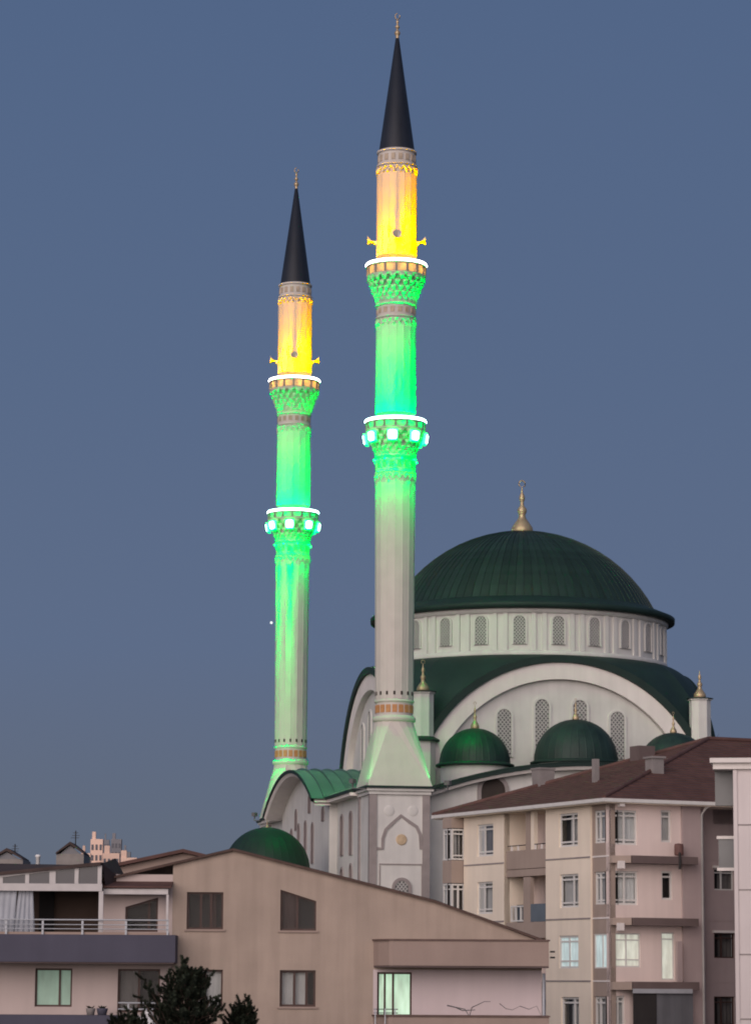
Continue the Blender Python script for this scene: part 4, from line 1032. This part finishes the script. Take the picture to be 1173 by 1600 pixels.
# recessed balconies between the cream bays
RD = 1.5
fb = Fr(apt, (RD, 0, 0), (0, 1, 0), (-1, 0, 0))
MB().box(RD, RD + .2, e1, e2, 0, zw(ZE)).build('wall', 'pink_render', apt)
for yy in (e1, e2): MB().box(-.09, RD, yy - (.1 if yy == e1 else .0) + (-.0), yy + (0 if yy == e1 else .1), 0, zw(ZE)).build('side_wall', 'cream_render', apt)
pz = [(f1.px(822, 1357)[1], f1.px(822, 1328)[1]), (f1.px(822, 1466)[1], f1.px(822, 1441)[1]), (f1.px(822, 1560)[1], f1.px(822, 1534)[1])]
for i, (za_, zb_) in enumerate(pz):
    f1.box(MB(), e1 + .02, e2 - .02, za_, zb_, -.12, .0).build('balcony_parapet', 'taupe_render', apt)
    f1.box(MB(), e1 + .02, e2 - .02, za_ - .0, za_ + .14, -RD, -.125).build('balcony_floor', 'taupe_render', apt)
f1.box(MB(), e1 + .02, e2 - .02, f1.px(822, 1369)[1], f1.px(822, 1358)[1], -.14, -.01).build('lintel', 'taupe_render', apt)
for x, wd_, m, z0, z1 in ((824, .22, 'taupe_render', pz[0][1], ZE), (831, .16, 'cream_render', pz[0][1], ZE), (822, .34, 'taupe_render', pz[1][1], pz[0][0] - .4)):
    a = S1(x); f1.box(MB(), a - wd_, a + wd_, z0 + .003, z1 - .003, -.22, -.02).build('column', m, apt)
zz = pz[0][1]
MB().tube([f1.p(e1 + .1, zz + .24, -.05), f1.p(e2 - .1, zz + .24, -.05)], .025, 5).build('rail', 'black_metal', apt)
for x in (798, 808, 835, 845):
    a = S1(x); f1.box(MB(), a - .05, a + .05, zz + .003, zz + .22, -.09, -.02).build('baluster', 'white_plaster', apt)
# enclosed parts of the lower recess
r = (S1(851), S1(828), f1.px(840, 1440)[1], f1.px(840, 1412)[1]); f1.box(MB(), r[0], r[1], r[2], r[3], -.08, -.02).build('balcony_screen', 'awning_blue', apt)
r = (S1(851), S1(829), f1.px(840, 1411)[1], f1.px(840, 1371)[1]); fr_ = Fr(apt, (.9, 0, 0), (0, 1, 0), (-1, 0, 0)); window(apt, fr_, r, 'window_brown', (.5,), (), .06, .02, 'curtain_dark', (.1, .6))
r = (S1(819), S1(796), f1.px(808, 1440)[1], f1.px(808, 1415)[1]); window(apt, f1, r, 'window_white', (.35, .68), (), .07, .05, 'curtain_dark', (0, .5))
r = (S1(851), S1(834), f1.px(842, 1326)[1], f1.px(842, 1286)[1]); window(apt, Fr(apt, (RD - .05, 0, 0), (0, 1, 0), (-1, 0, 0)), r, 'window_brown', (.5,), (), .06, .01, 'curtain_grey', (0, 1))
# glazed bay at the far left end
BD = .75; fy = Fr(apt, (-BD, 0, 0), (0, 1, 0), (-1, 0, 0)); s3 = fy.px(727, 1400)[0]; s4 = fy.px(694, 1400)[0]
E3 = e3 + .01; E4 = f1.px(691, 1400, .75)[0]
MB().box(.0, .2, E3, E4, 0, zw(ZE)).build('wall', 'taupe_render', apt)
BS = E3 + .05
for za_, zb_ in ((f1.px(708, 1381)[1], f1.px(708, 1346)[1]), (f1.px(708, 1474)[1], f1.px(708, 1436)[1]), (f1.px(708, 1296)[1], ZE)):
    MB().box(-BD, -.005, BS, E4, zw(za_), zw(zb_)).build('bay_spandrel', 'taupe_render', apt)
fs = Fr(apt, (0, BS + .02, 0), (1, 0, 0), (0, -1, 0)); fy = Fr(apt, (-BD + .02, 0, 0), (0, 1, 0), (-1, 0, 0))
for ya, yb in ((1345.5, 1297), (1435, 1382)):
    z0, z1 = f1.px(708, ya)[1], f1.px(708, yb)[1]
    window(apt, fs, (-BD + .03, -.02, z0 + .01, z1 - .01), 'window_white', (.5,) if yb > 1300 else (), (.84, .14), .08, .0, 'curtain_dark' if yb > 1300 else 'curtain_grey', (0, .8))
    window(apt, fy, (BS + .12, E4 - .03, z0 + .01, z1 - .01), 'window_white', (.5,), (.84,), .06, .0, 'curtain_grey', (0, 1))
# right hand face
g0, g1 = S2(996), S2(1064)
b_w = [W(f2, 954, 1266, 995, 1320), W(f2, 954, 1361, 996, 1414), W(f2, 955, 1458, 1000, 1511), W(f2, 955, 1556, 976, 1612)]
d_w = [W(f2, 1032, 1266, 1048, 1316), W(f2, 1033, 1361, 1050, 1406), W(f2, 1033, 1457, 1053, 1531)]
wall('wall', 'pink_render', apt, f2, [(.0, GZ), (g1, GZ), (g1, ZE), (.0, ZE)], [rl(r) for r in b_w + d_w], .2)
for i, r in enumerate(b_w):
    if i == 2: window(apt, f2, r, 'window_white', (.52,), (.80, .22), .06, .06, lit='lit_pale', label='window lit pale yellow green')
    else: window(apt, f2, r, v=(.52,), h=(.14, .84), curtain='curtain_white', cov=(0, 1), **wstyle)
for i, r in enumerate(d_w):
    if i == 2: window(apt, f2, r, 'window_white', (), (.86,), .06, .06, lit='lit_pale', label='tall balcony door lit pale green')
    else: window(apt, f2, r, v=(), h=(.80,), curtain='curtain_grey' if i == 0 else 'curtain_dark', cov=(0, 1) if i == 0 else (0, .3), **wstyle)
# balcony slabs along the right face
sl0, sl1 = S2(960), f2.px(1090, 1340, .7)[0]
for ya, yb in ((1349, 1337), (1446, 1434), (1547, 1534)):
    z0, z1 = f2.px(1010, ya, .7)[1], f2.px(1010, yb, .7)[1]
    f2.box(MB(), sl0 + .5, sl1, z0, z1, .003, .7).build('balcony_slab', 'ledge_brown', apt)
    pl = [(.0, .003), (.03, .2), (sl0 + .45, .69), (sl0 + .48, .003)]
    MB().prism([f2.p(a, z0 + .01, d) for a, d in pl], [f2.p(a, z1 - .01, d) for a, d in pl]).build('slab_corner', 'taupe_render', apt)
for x, y in ((972, 1254), (972, 1351), (971, 1448)):
    a, z = f2.px(x, y, .55); f2.box(MB(), a - .13, a + .13, z - .17, z + .17, .3, .55).build('wall_lamp_box', 'white_plaster', apt)
# angle pillar and set back face
g2 = S2(1093); f3 = Fr(apt, (0, 1.2, 0), (1, 0, 0), (0, -1, 0))
MB().box(g1 + .002, g2, -.12, 1.2, 0, zw(ZE)).build('pillar', 'mauve_render', apt)
m_w = [f3.rect(1113, 1259, 1146, 1288), f3.rect(1115, 1357, 1146, 1391), f3.rect(1115, 1458, 1147, 1497), f3.rect(1115, 1557, 1147, 1602)]
wall('wall', 'mauve_render', apt, f3, [(g2, GZ), (g2 + 9, GZ), (g2 + 9, ZE), (g2, ZE)], [rl(r) for r in m_w], .2)
for i, r in enumerate(m_w): window(apt, f3, r, 'window_white' if i < 2 else 'window_brown', (.4,), (.8,), .06, .1, 'curtain_dark', (.3, 1))
for i, r in enumerate(m_w[:3]): f3.box(MB(), r[0] - .1, r[1] + .1, r[3] + .01, r[3] + .12, -.05, .12).build('shutter_box', 'white_plaster', apt)
MB().tube([f2.p(g2 + .1, GZ, .05), f2.p(g2 + .1, ZE - .35, .05), f2.p(g2 + .16, ZE - .05, .3), f2.p(g2 + .25, ZE + .06, .55)], .07, 8).build('drain_pipe', 'window_white', apt)
for z in FL[:3]: f3.box(MB(), g2 + .12, g2 + 9, z - .03, z + .03, -.02, .02).build('string_course', 'mauve_render', apt)
# parapet low walls, heater, screens
f2.box(MB(), S2(978), sl1 - .3, f2.px(1010, 1612, .6)[1], f2.px(1010, 1550, .6)[1], .55, .62).build('balcony_screen', 'grey_sheet', apt)
f2.box(MB(), S2(976), S2(1012), f2.px(1010, 1612, .6)[1], f2.px(1010, 1552, .6)[1], .625, .66).build('balcony_screen', 'room_dark', apt)
f2.box(MB(), S2(974), sl1 - .4, f2.px(1010, 1552, .7)[1], f2.px(1010, 1545, .7)[1], .703, .75).build('awning_rail', 'rail_metal', apt)
q = MB(); a, z = f2.px(1061, 1502, .4); f2.box(q, a - .12, a + .12, z - .9, z + .9, .3, .45); q.build('flue', 'mauve_render', apt)
# eaves, soffit, gutter and tiled hip roof
OV = .65; zg = ZE + .16
x0, x1, y0, y1 = -OV, 17.0, -OV, f1.px(675, 1280, .65)[0]
MB().box(x0 + .05, x1, y0 + .05, y1 - .05, zw(ZE) + .003, zw(ZE) + .10).build('soffit', 'cream_render', apt)
q = MB(); q.box(x0 - .06, x0 + .08, y0 - .06, y1, zw(ZE) + .05, zw(ZE) + .21); q.box(x0 + .083, x1, y0 - .06, y0 + .08, zw(ZE) + .05, zw(ZE) + .21); q.build('gutter', 'window_white', apt)
cy = (y0 + y1) / 2; hd = (y1 - y0) / 2; ridge = at(1097, 1152, YA + 10).z
zr0 = zw(ZE) + .2; rise = ridge - ZE - .2; hx = 10.9
print('ridge', ridge, 'hd', hd)
rows = 26
def course(k, side):
    """one course of tiles on a slope: slightly lapped strip"""
    f0, f1_ = k / rows, (k + 1.12) / rows
    def pt(f, along, lift):
        ins = hd * f; ix = hx * f; z = zr0 + rise * f + lift
        if side == 'F': return (x0 + ix + (x1 - x0 - ix) * along, y0 + ins, z)
        if side == 'B': return (x0 + ix + (x1 - x0 - ix) * along, y1 - ins, z)
        return (x0 + ix, y0 + ins + (y1 - y0 - 2 * ins) * along, z)
    return pt, f0, min(1.0, f1_)
for side, nm in (('L', 'roof'), ('F', 'roof'), ('B', 'roof')):
    q = MB()
    for k in range(rows):
        pt, fa, fb_ = course(k, side); q.add([pt(fa, 0, .055), pt(fa, 1, .055), pt(fb_, 1, .0), pt(fb_, 0, .0), pt(fa, 0, .0), pt(fa, 1, .0)], [(0, 1, 2, 3), (4, 5, 1, 0)])
    rf = q.build(nm, 'roof_tile', apt)
q = MB(); q.tube([(x0, y0, zr0 + .05), (x0 + hx, cy, zr0 + rise + .06)], .11, 6); q.tube([(x0, y1, zr0 + .05), (x0 + hx, cy, zr0 + rise + .06)], .11, 6); q.tube([(x0 + hx, cy, zr0 + rise + .06), (x1, cy, zr0 + rise + .06)], .12, 6); q.build('ridge_tiles', 'roof_tile', apt)
Mi = Matrix.Translation(apt.location) @ Matrix.Rotation(AA, 4, 'Z'); Mi = Mi.inverted()
def on_roof(px, py):
    """where the sight line meets the left slope of the roof"""
    c = Mi @ Vector((0, 0, 0)); r = Mi.to_3x3() @ ray(px, py)
    # z = zr0 + rise*(x-x0)/hd
    t = (zr0 + rise * (c.x - x0) / hx - c.z) / (r.z - rise * r.x / hx); return c + r * t
def chimney(px, py, w_, d_, h, m, cap=None, flare=0):
    p = on_roof(px, py); q = MB()
    a = [(p.x - w_, p.y - d_, p.z - .4), (p.x + w_, p.y - d_, p.z - .4), (p.x + w_, p.y + d_, p.z - .4), (p.x - w_, p.y + d_, p.z - .4)]
    b = [(p.x + (x - p.x) * (1 + flare), p.y + (y - p.y) * (1 + flare), p.z + h) for x, y, z in a]
    q.prism(a, b); o = q.build('chimney', m, apt)
    if cap: MB().box(p.x - w_ - .08, p.x + w_ + .08, p.y - d_ - .08, p.y + d_ + .08, p.z + h + .003, p.z + h + .1).build('chimney_cap', cap, o)
    return o
chimney(848, 1226, .38, .38, .72, 'concrete', 'concrete', .12)
chimney(930, 1222, .13, .13, 1.1, 'concrete')
chimney(1022, 1204, .30, .34, .55, 'concrete', 'concrete')
o = chimney(1003, 1186, .45, .45, .62, 'ledge_brown'); 
# water heater on the top slab
a, z = f2.px(1060, 1337, .45); p = apt.matrix_basis @ f2.p(a, z + .02, .45)
p = Mi.inverted() @ f2.p(a, f2.px(1060, 1337, .7)[1] + .003, .45)
hth = thing('water_heater', 'reddish brown water heater tank on the dark balcony ledge', 'water heater', p)
MB().lathe([(.01, .0), (.19, .02), (.21, .08), (.21, .46), (.19, .54), (.01, .57)], 18).build('tank', 'heater_red', hth)
MB().tube([(.0, -.3, .12), (.02, -.3, -.2), (.0, -.3, -.62)], .06, 8).build('pipe', 'black_metal', hth)
MB().box(-.03, .03, -.32, -.15, .1, .16).build('bracket', 'black_metal', hth)

# ------------------------------------------------------------------ pale block at the right edge
YW = 128.0
PWc = at(1149, 1400, YW)
pale = thing('apartment_building', 'pale pink block with white roof cornice cut by the right edge of the frame', 'apartment building', (PWc.x, PWc.y, GZ), radians(-9))
fw = Fr(pale, (0, 0, 0), (1, 0, 0), (0, -1, 0))
zt_ = fw.px(1160, 1202)[1]
wall('wall', 'pale_rose', pale, fw, [(0, GZ), (14, GZ), (14, zt_), (0, zt_)], [rl((2.2, 3.6, fw.px(1160, 1272)[1], fw.px(1160, 1222)[1])), rl((2.2, 3.6, fw.px(1160, 1372)[1], fw.px(1160, 1322)[1]))], .2)
for y0_, y1_ in ((1272, 1222), (1372, 1322)): window(pale, fw, (2.2, 3.6, fw.px(1160, y0_)[1], fw.px(1160, y1_)[1]), 'window_white', (.5,), (.82,), .06, .1)
MB().box(0.02, 14, .31, 12, 0, zw(zt_)).build('block_core', 'pale_rose', pale)
q = MB(); q.box(-.06, .10, -.07, -.003, 0, zw(zt_)); q.build('corner_strip', 'pale_rose', pale)
for y in (1288.5, 1390, 1491, 1592):
    z = fw.px(1160, y)[1]; fw.box(MB(), .12, 14, z - .035, z + .02, -.02, .022).build('string_course', 'stone_trim', pale)
# narrow set back bay with smoked glass screens
z0a, z1a = fw.px(1130, 1256)[1], fw.px(1130, 1200)[1]
bx0 = fw.px(1117, 1300, -1.2)[0]
q = MB(); fw.box(q, bx0, -.005, z0a, z1a + .05, -1.6, -1.2); q.build('glass_screen', 'grey_glass', pale)
z0b, z1b = fw.px(1130, 1354)[1], fw.px(1130, 1309)[1]; fw.box(MB(), bx0 + .12, -.005, z0b, z1b, -1.6, -1.2).build('glass_screen', 'grey_glass', pale)
fw.box(MB(), bx0 + .05, -.005, z1b + .003, z1b + .13, -1.6, -1.12).build('sill', 'white_plaster', pale)
fw.box(MB(), bx0 + .05, -.005, z0b - .13, z0b - .003, -1.6, -1.15).build('sill', 'white_plaster', pale)
cx0 = fw.px(1110, 1192, -.8)[0]
fw.box(MB(), cx0 + .12, 14.2, zt_ + .003, zt_ + .26, -4, .16).build('cornice', 'white_plaster', pale)
fw.box(MB(), cx0, 14.3, zt_ + .263, zt_ + .46, -4, .34).build('roof_edge', 'white_plaster', pale)

# ------------------------------------------------------------------ roofs and chimneys behind the beige house
YB = 126.0
th_ = thing('house', 'brown roofed house peeping out behind the beige gable', 'house', (0, YB, GZ))
fB = Fr(th_, (0, 0, 0), (1, 0, 0), (0, -1, 0)); P_ = lambda x, y, d=0.0: fB.px(x, y, d)
a, b, c_ = P_(150, 1362), P_(287, 1333), P_(420, 1365)
wall('wall', 'beige_trim', th_, fB, [(a[0], GZ), (c_[0], GZ), c_, b, a], (), .1)
q = MB()
for p0, p1 in ((a, b), (b, c_)):
    q.hexa([fB.p(p0[0], p0[1] + .02, .35), fB.p(p1[0], p1[1] + .02, .35), fB.p(p1[0], p1[1] + .02, -10), fB.p(p0[0], p0[1] + .02, -10), fB.p(p0[0], p0[1] + .16, .35), fB.p(p1[0], p1[1] + .16, .35), fB.p(p1[0], p1[1] + .16, -10), fB.p(p0[0], p0[1] + .16, -10)])
q.build('roof', 'roof_tile', th_)
a, b = P_(192, 1349, 1.5), P_(282, 1332, 1.5)
# far roof over the left wing
th2 = thing('house', 'dark roofed house along the left edge behind the terrace canopy', 'house', (0, YB - 6, GZ))
f_ = Fr(th2, (0, 0, 0), (1, 0, 0), (0, -1, 0)); a, b, c_ = f_.px(-60, 1351), f_.px(60, 1353), f_.px(250, 1372)
wall('wall', 'beige_trim', th2, f_, [(a[0], GZ), (c_[0], GZ), (c_[0], c_[1] - .3), (b[0], b[1] - .5), (a[0], a[1] - .5)], (), .1)
q = MB()
for p0, p1 in ((a, b), (b, c_)):
    q.hexa([f_.p(p0[0], p0[1] - .45, .4), f_.p(p1[0], p1[1] - .45, .4), f_.p(p1[0], p1[1] - .02, -6), f_.p(p0[0], p0[1] - .02, -6), f_.p(p0[0], p0[1] - .33, .4), f_.p(p1[0], p1[1] - .33, .4), f_.p(p1[0], p1[1] + .1, -6), f_.p(p0[0], p0[1] + .1, -6)])
q.build('roof', 'roof_tile_dark', th2)
def roof_house(px0, px1, ywall, ypeak, ytop_w, label, Y, m='concrete', dark='roof_tile_dark', mast=None):
    """roof dormer house: walls with a small gabled cap"""
    p0, p1 = at(px0, ywall, Y), at(px1, ywall, Y); o = thing('house', label, 'house', ((p0.x + p1.x) / 2, Y, GZ)); hw_ = (p1.x - p0.x) / 2
    zw1 = at(px0, ytop_w, Y).z - GZ; zp = at(px0, ypeak, Y).z - GZ
    MB().box(-hw_, hw_, 0, 6, 0, zw1).build('wall', m, o)
    q = MB(); e = hw_ * .8
    q.prism([(-e - .25, -.3, zw1 + .1), (0, -.3, zp), (e + .25, -.3, zw1 + .1), (e + .25, -.3, zw1 - .02), (0, -.3, zp - .25), (-e - .25, -.3, zw1 - .02)], [(-e - .25, 5, zw1 + .1), (0, 5, zp), (e + .25, 5, zw1 + .1), (e + .25, 5, zw1 - .02), (0, 5, zp - .25), (-e - .25, 5, zw1 - .02)]); q.build('roof', dark, o)
    q = MB(); q.prism([(-e + .1, .0, zw1), (e - .1, .0, zw1), (0, .0, zp - .3)], [(-e + .1, .3, zw1), (e - .1, .3, zw1), (0, .3, zp - .3)]); q.build('gable', 'far_grey', o)
    q = MB()
    if mast:
        x, y = mast; p = at(x, y, Y); q.tube([(p.x - o.location.x, 1, zp - .4), (p.x - o.location.x, 1, p.z - GZ)], .05, 5); q.box(p.x - o.location.x - .22, p.x - o.location.x + .22, .98, 1.02, p.z - GZ - .2, p.z - GZ - .16)
        q.box(p.x - o.location.x - .3, p.x - o.location.x + .34, .98, 1.02, p.z - GZ - .42, p.z - GZ - .38); q.box(p.x - o.location.x - .4, p.x - o.location.x + .3, .98, 1.02, p.z - GZ - .62, p.z - GZ - .58); q.build('antenna', 'black_metal', o)
    return o
roof_house(-14, 36, 1352, 1325, 1342, 'small rooftop house with dark pointed cap at the left edge', 260, mast=(22, 1318))
roof_house(88, 131, 1352, 1315, 1334, 'grey rooftop house with dark cap and tall antenna', 255, mast=(117, 1297))
p = at(59.5, 1356, 124); o = thing('vent_pipe', 'slim white vent pipe standing on the dark roof', 'pipe', (p.x, 124, p.z - 1.2))
MB().lathe([(.085, 0), (.085, 1.62), (.11, 1.63), (.11, 1.72), (.01, 1.74)], 12).build('tube', 'curtain_white', o); MB().lathe([(.2, .9), (.09, 1.1)], 12).build('collar', 'ledge_brown', o)
# far apartment towers; the peach wall colour holds the afterglow's warm light
def tower_block(x0, x1, yt, Y, m, label, rows_, cols, lit=()):
    p0, p1 = at(x0, yt, Y), at(x1, yt, Y); wd_ = p1.x - p0.x; o = thing('tower_block', label, 'apartment tower', (p0.x, Y, GZ), 0, 'distant apartment towers')
    h = p0.z - GZ; MB().box(0, wd_, 0, wd_, 0, h).build('wall', m, o); MB().box(.4, wd_ * .4, .5, wd_ * .6, h + .02, h + 2.2).build('roof_hut', m, o)
    me = {}
    for r in range(rows_):
        for c in range(cols):
            x = wd_ * (c + .5) / cols; z = h - 2.4 - r * 3.1; nm = 'far_glare_lit' if (r, c) in lit else 'far_pane'
            ww = wd_ / cols * .27
            if nm not in me: me[nm] = MB().box(-ww, ww, -.15, .1, -.8, .8).build('window', nm, o, (x, 0, z)); 
            else: place('window', me[nm].data, o, (x, 0, z))
    return o
tower_block(142, 161, 1311, 900, 'far_afterglow', 'tallest afterglow-tinted far apartment tower with two glaring windows', 8, 3, ((5, 1), (6, 2)))
tower_block(127, 142, 1333, 880, 'far_afterglow', 'low afterglow-tinted far block left of the tallest tower', 4, 3, ((2, 1), (2, 2)))
tower_block(161, 187, 1333, 890, 'far_afterglow', 'low wide afterglow-tinted far block right of the tallest tower', 4, 4, ((2, 0), (2, 2), (1, 3)))
tower_block(162, 171, 1312, 1100, 'far_grey', 'narrow grey far tower directly right of the tallest afterglow-tinted one', 7, 2)
tower_block(174, 190, 1311, 1120, 'far_grey', 'broad grey far tower with a ragged roofline', 7, 3)
tower_block(192, 204, 1331, 1000, 'far_grey', 'lowest grey far block next to the brown roof', 3, 2)

tower_block(100, 127, 1339, 950, 'far_grey', 'wide low grey far block behind the rooftop house', 3, 5)
tower_block(187, 214, 1340, 920, 'far_afterglow', 'low pale far block farthest right in the skyline', 3, 5, ((1, 2),))
# ------------------------------------------------------------------ pine and bare tree
def pine(label, px, Y, ytop, tips, wbase, dense=1.0):
    base = at(px, 1600, Y); o = thing('pine_tree', label, 'tree', (base.x, Y, GZ)); zt = at(px, ytop, Y).z - GZ
    MB().tube([(0, 0, 0), (.05, 0, zt * .5), (-.02, 0, zt * .93)], .2, 8, .03).build('trunk', 'bark', o)
    br = MB(); nd = MB(); rnd = random.Random(int(px))
    def shoot(p, d, L):
        d = d.normalized(); n = int(420 * L * dense); a = d.orthogonal().normalized(); b = d.cross(a)
        br.tube([p, p + d * L], .018, 4, .006)
        for i in range(n):
            t = rnd.random() ** .8; q = p + d * (L * t); th = rnd.random() * 2 * pi; l = rnd.uniform(.07, .15) * (1.1 - .4 * t)
            v = (a * cos(th) + b * sin(th)) * .8 + d * rnd.uniform(.25, .9); v.normalize(); s_ = v.cross(d).normalized() * .016
            nd.add([q - s_, q + s_, q + v * l], [(0, 1, 2)])
    for (tx, ty, dy) in tips:
        tp = at(tx, ty, Y + dy); tp = Vector((tp.x - base.x, dy, tp.z - GZ))
        root_ = Vector((tp.x * .15, dy * .15, tp.z - .5 - abs(tp.x) * .55)); m_ = root_.lerp(tp, .6) + Vector((0, 0, -.12 - .12 * abs(tp.x)))
        br.tube([root_, m_, tp], .05, 5, .012)
        for k in range(9):
            t = .25 + .75 * k / 8; p = (root_.lerp(m_, t / .6) if t < .6 else m_.lerp(tp, (t - .6) / .4))
            dr = Vector((tp.x * .3 + rnd.uniform(-.8, .8), rnd.uniform(-.8, .8), rnd.uniform(.2, 1.1)))
            shoot(p, dr, rnd.uniform(.22, .42))
        shoot(tp - Vector((0, 0, .3)), Vector((rnd.uniform(-.1, .1), 0, 1)), .36)
    zl_ = zt - .6                                   # the body below the tips
    while zl_ > zt * .35:
        R_ = min(wbase, .30 + (zt - zl_) * .72)
        for k in range(17 if zl_ > zt * .78 else 8):
            th = rnd.random() * 2 * pi; r_ = R_ * rnd.uniform(.35, 1.0); p = Vector((r_ * cos(th), r_ * sin(th), zl_ + rnd.uniform(-.2, .25)))
            br.tube([(0, 0, zl_ - .3), (p.x * .6, p.y * .6, p.z - .12), p], .03, 4, .008)
            for j in range(4): shoot(p * 1.0 - Vector((p.x, p.y, 0)) * (.18 * j), Vector((p.x * .5 + rnd.uniform(-.5, .5), p.y * .5 + rnd.uniform(-.5, .5), rnd.uniform(.3, 1.1))), rnd.uniform(.22, .4))
        zl_ -= .34 if zl_ > zt * .75 else .8
    br.build('branch', 'bark', o); nd.build('crown', 'pine_needle', o)
    return o
pine('dark bushy pine rising in front of the beige house with spiky upright tips', 290, 101, 1503,
     [(287, 1504, 0), (283, 1515, .2), (264, 1535, .3), (300, 1522, -.3), (326, 1530, .0), (316, 1545, .5), (234, 1545, .1), (226, 1532, -.2), (246, 1560, .4), (344, 1565, .2), (338, 1582, -.4), (275, 1550, -.5), (300, 1555, -.6), (222, 1560, -.3), (250, 1575, -.6), (262, 1525, .1), (310, 1575, -.7), (330, 1560, -.6)], 1.2, 1.0)
pine('slender pine sprig poking up right of the bushy pine', 380, 102, 1566,
     [(374, 1566, 0), (388, 1565, .1), (394, 1577, 0), (365, 1582, .1), (360, 1592, .2), (384, 1582, -.2), (398, 1590, 0), (352, 1598, 0)], .5, .9)
pine('dark pine tip below the balcony door left of the bushy pine', 200, 102, 1580,
     [(201, 1581, 0), (192, 1592, .1), (212, 1588, .1), (222, 1590, 0), (206, 1596, -.2), (230, 1594, 0)], .55, .9)
Yt = 196; p = at(1112, 1150, Yt)
bt = thing('bare_tree', 'thin bare tree behind the right corner turret of the mosque', 'tree', (p.x, Yt, GZ))
q = MB(); zt = at(1112, 1106, Yt).z - GZ; rnd = random.Random(4); tw = MB()
MB().tube([(0, 0, 0), (.1, 0, zt * .5), (0, 0, zt * .86)], .22, 7, .05).build('trunk', 'twig_grey', bt)
for i in range(150):
    t = rnd.uniform(.55, .93); p0 = Vector((0, 0, zt * t)); L = rnd.uniform(.8, 2.2) * (1.15 - t) * 2.2; th = rnd.random() * 2 * pi
    p1 = p0 + Vector((cos(th) * L * .32, sin(th) * L * .32, L * .8)); pm = p0.lerp(p1, .5) + Vector((cos(th) * .12 * L, sin(th) * .12 * L, -.05)); tw.tube([p0, pm, p1], .03, 4, .012)
    for j in range(3):
        s0 = pm.lerp(p1, rnd.random()); tw.tube([s0, s0 + Vector((rnd.uniform(-.4, .4), rnd.uniform(-.4, .4), rnd.uniform(.2, .6)))], .016, 3, .008)
tw.build('crown', 'twig_grey', bt)
# first star of the evening
p = at(424, 973, 6000); q = MB(); n = 12
q.lathe([(.01, -2.6)] + [(2.6 * cos(t), 2.6 * sin(t)) for t in [radians(-80 + 16 * i) for i in range(11)]] + [(.01, 2.6)], 12)
st = q.build('star', 'star_glow', None, (p.x, p.y, p.z)); tag(st, 'tiny bright star in the dusk sky just left of the farther minaret', 'star', kind='thing')
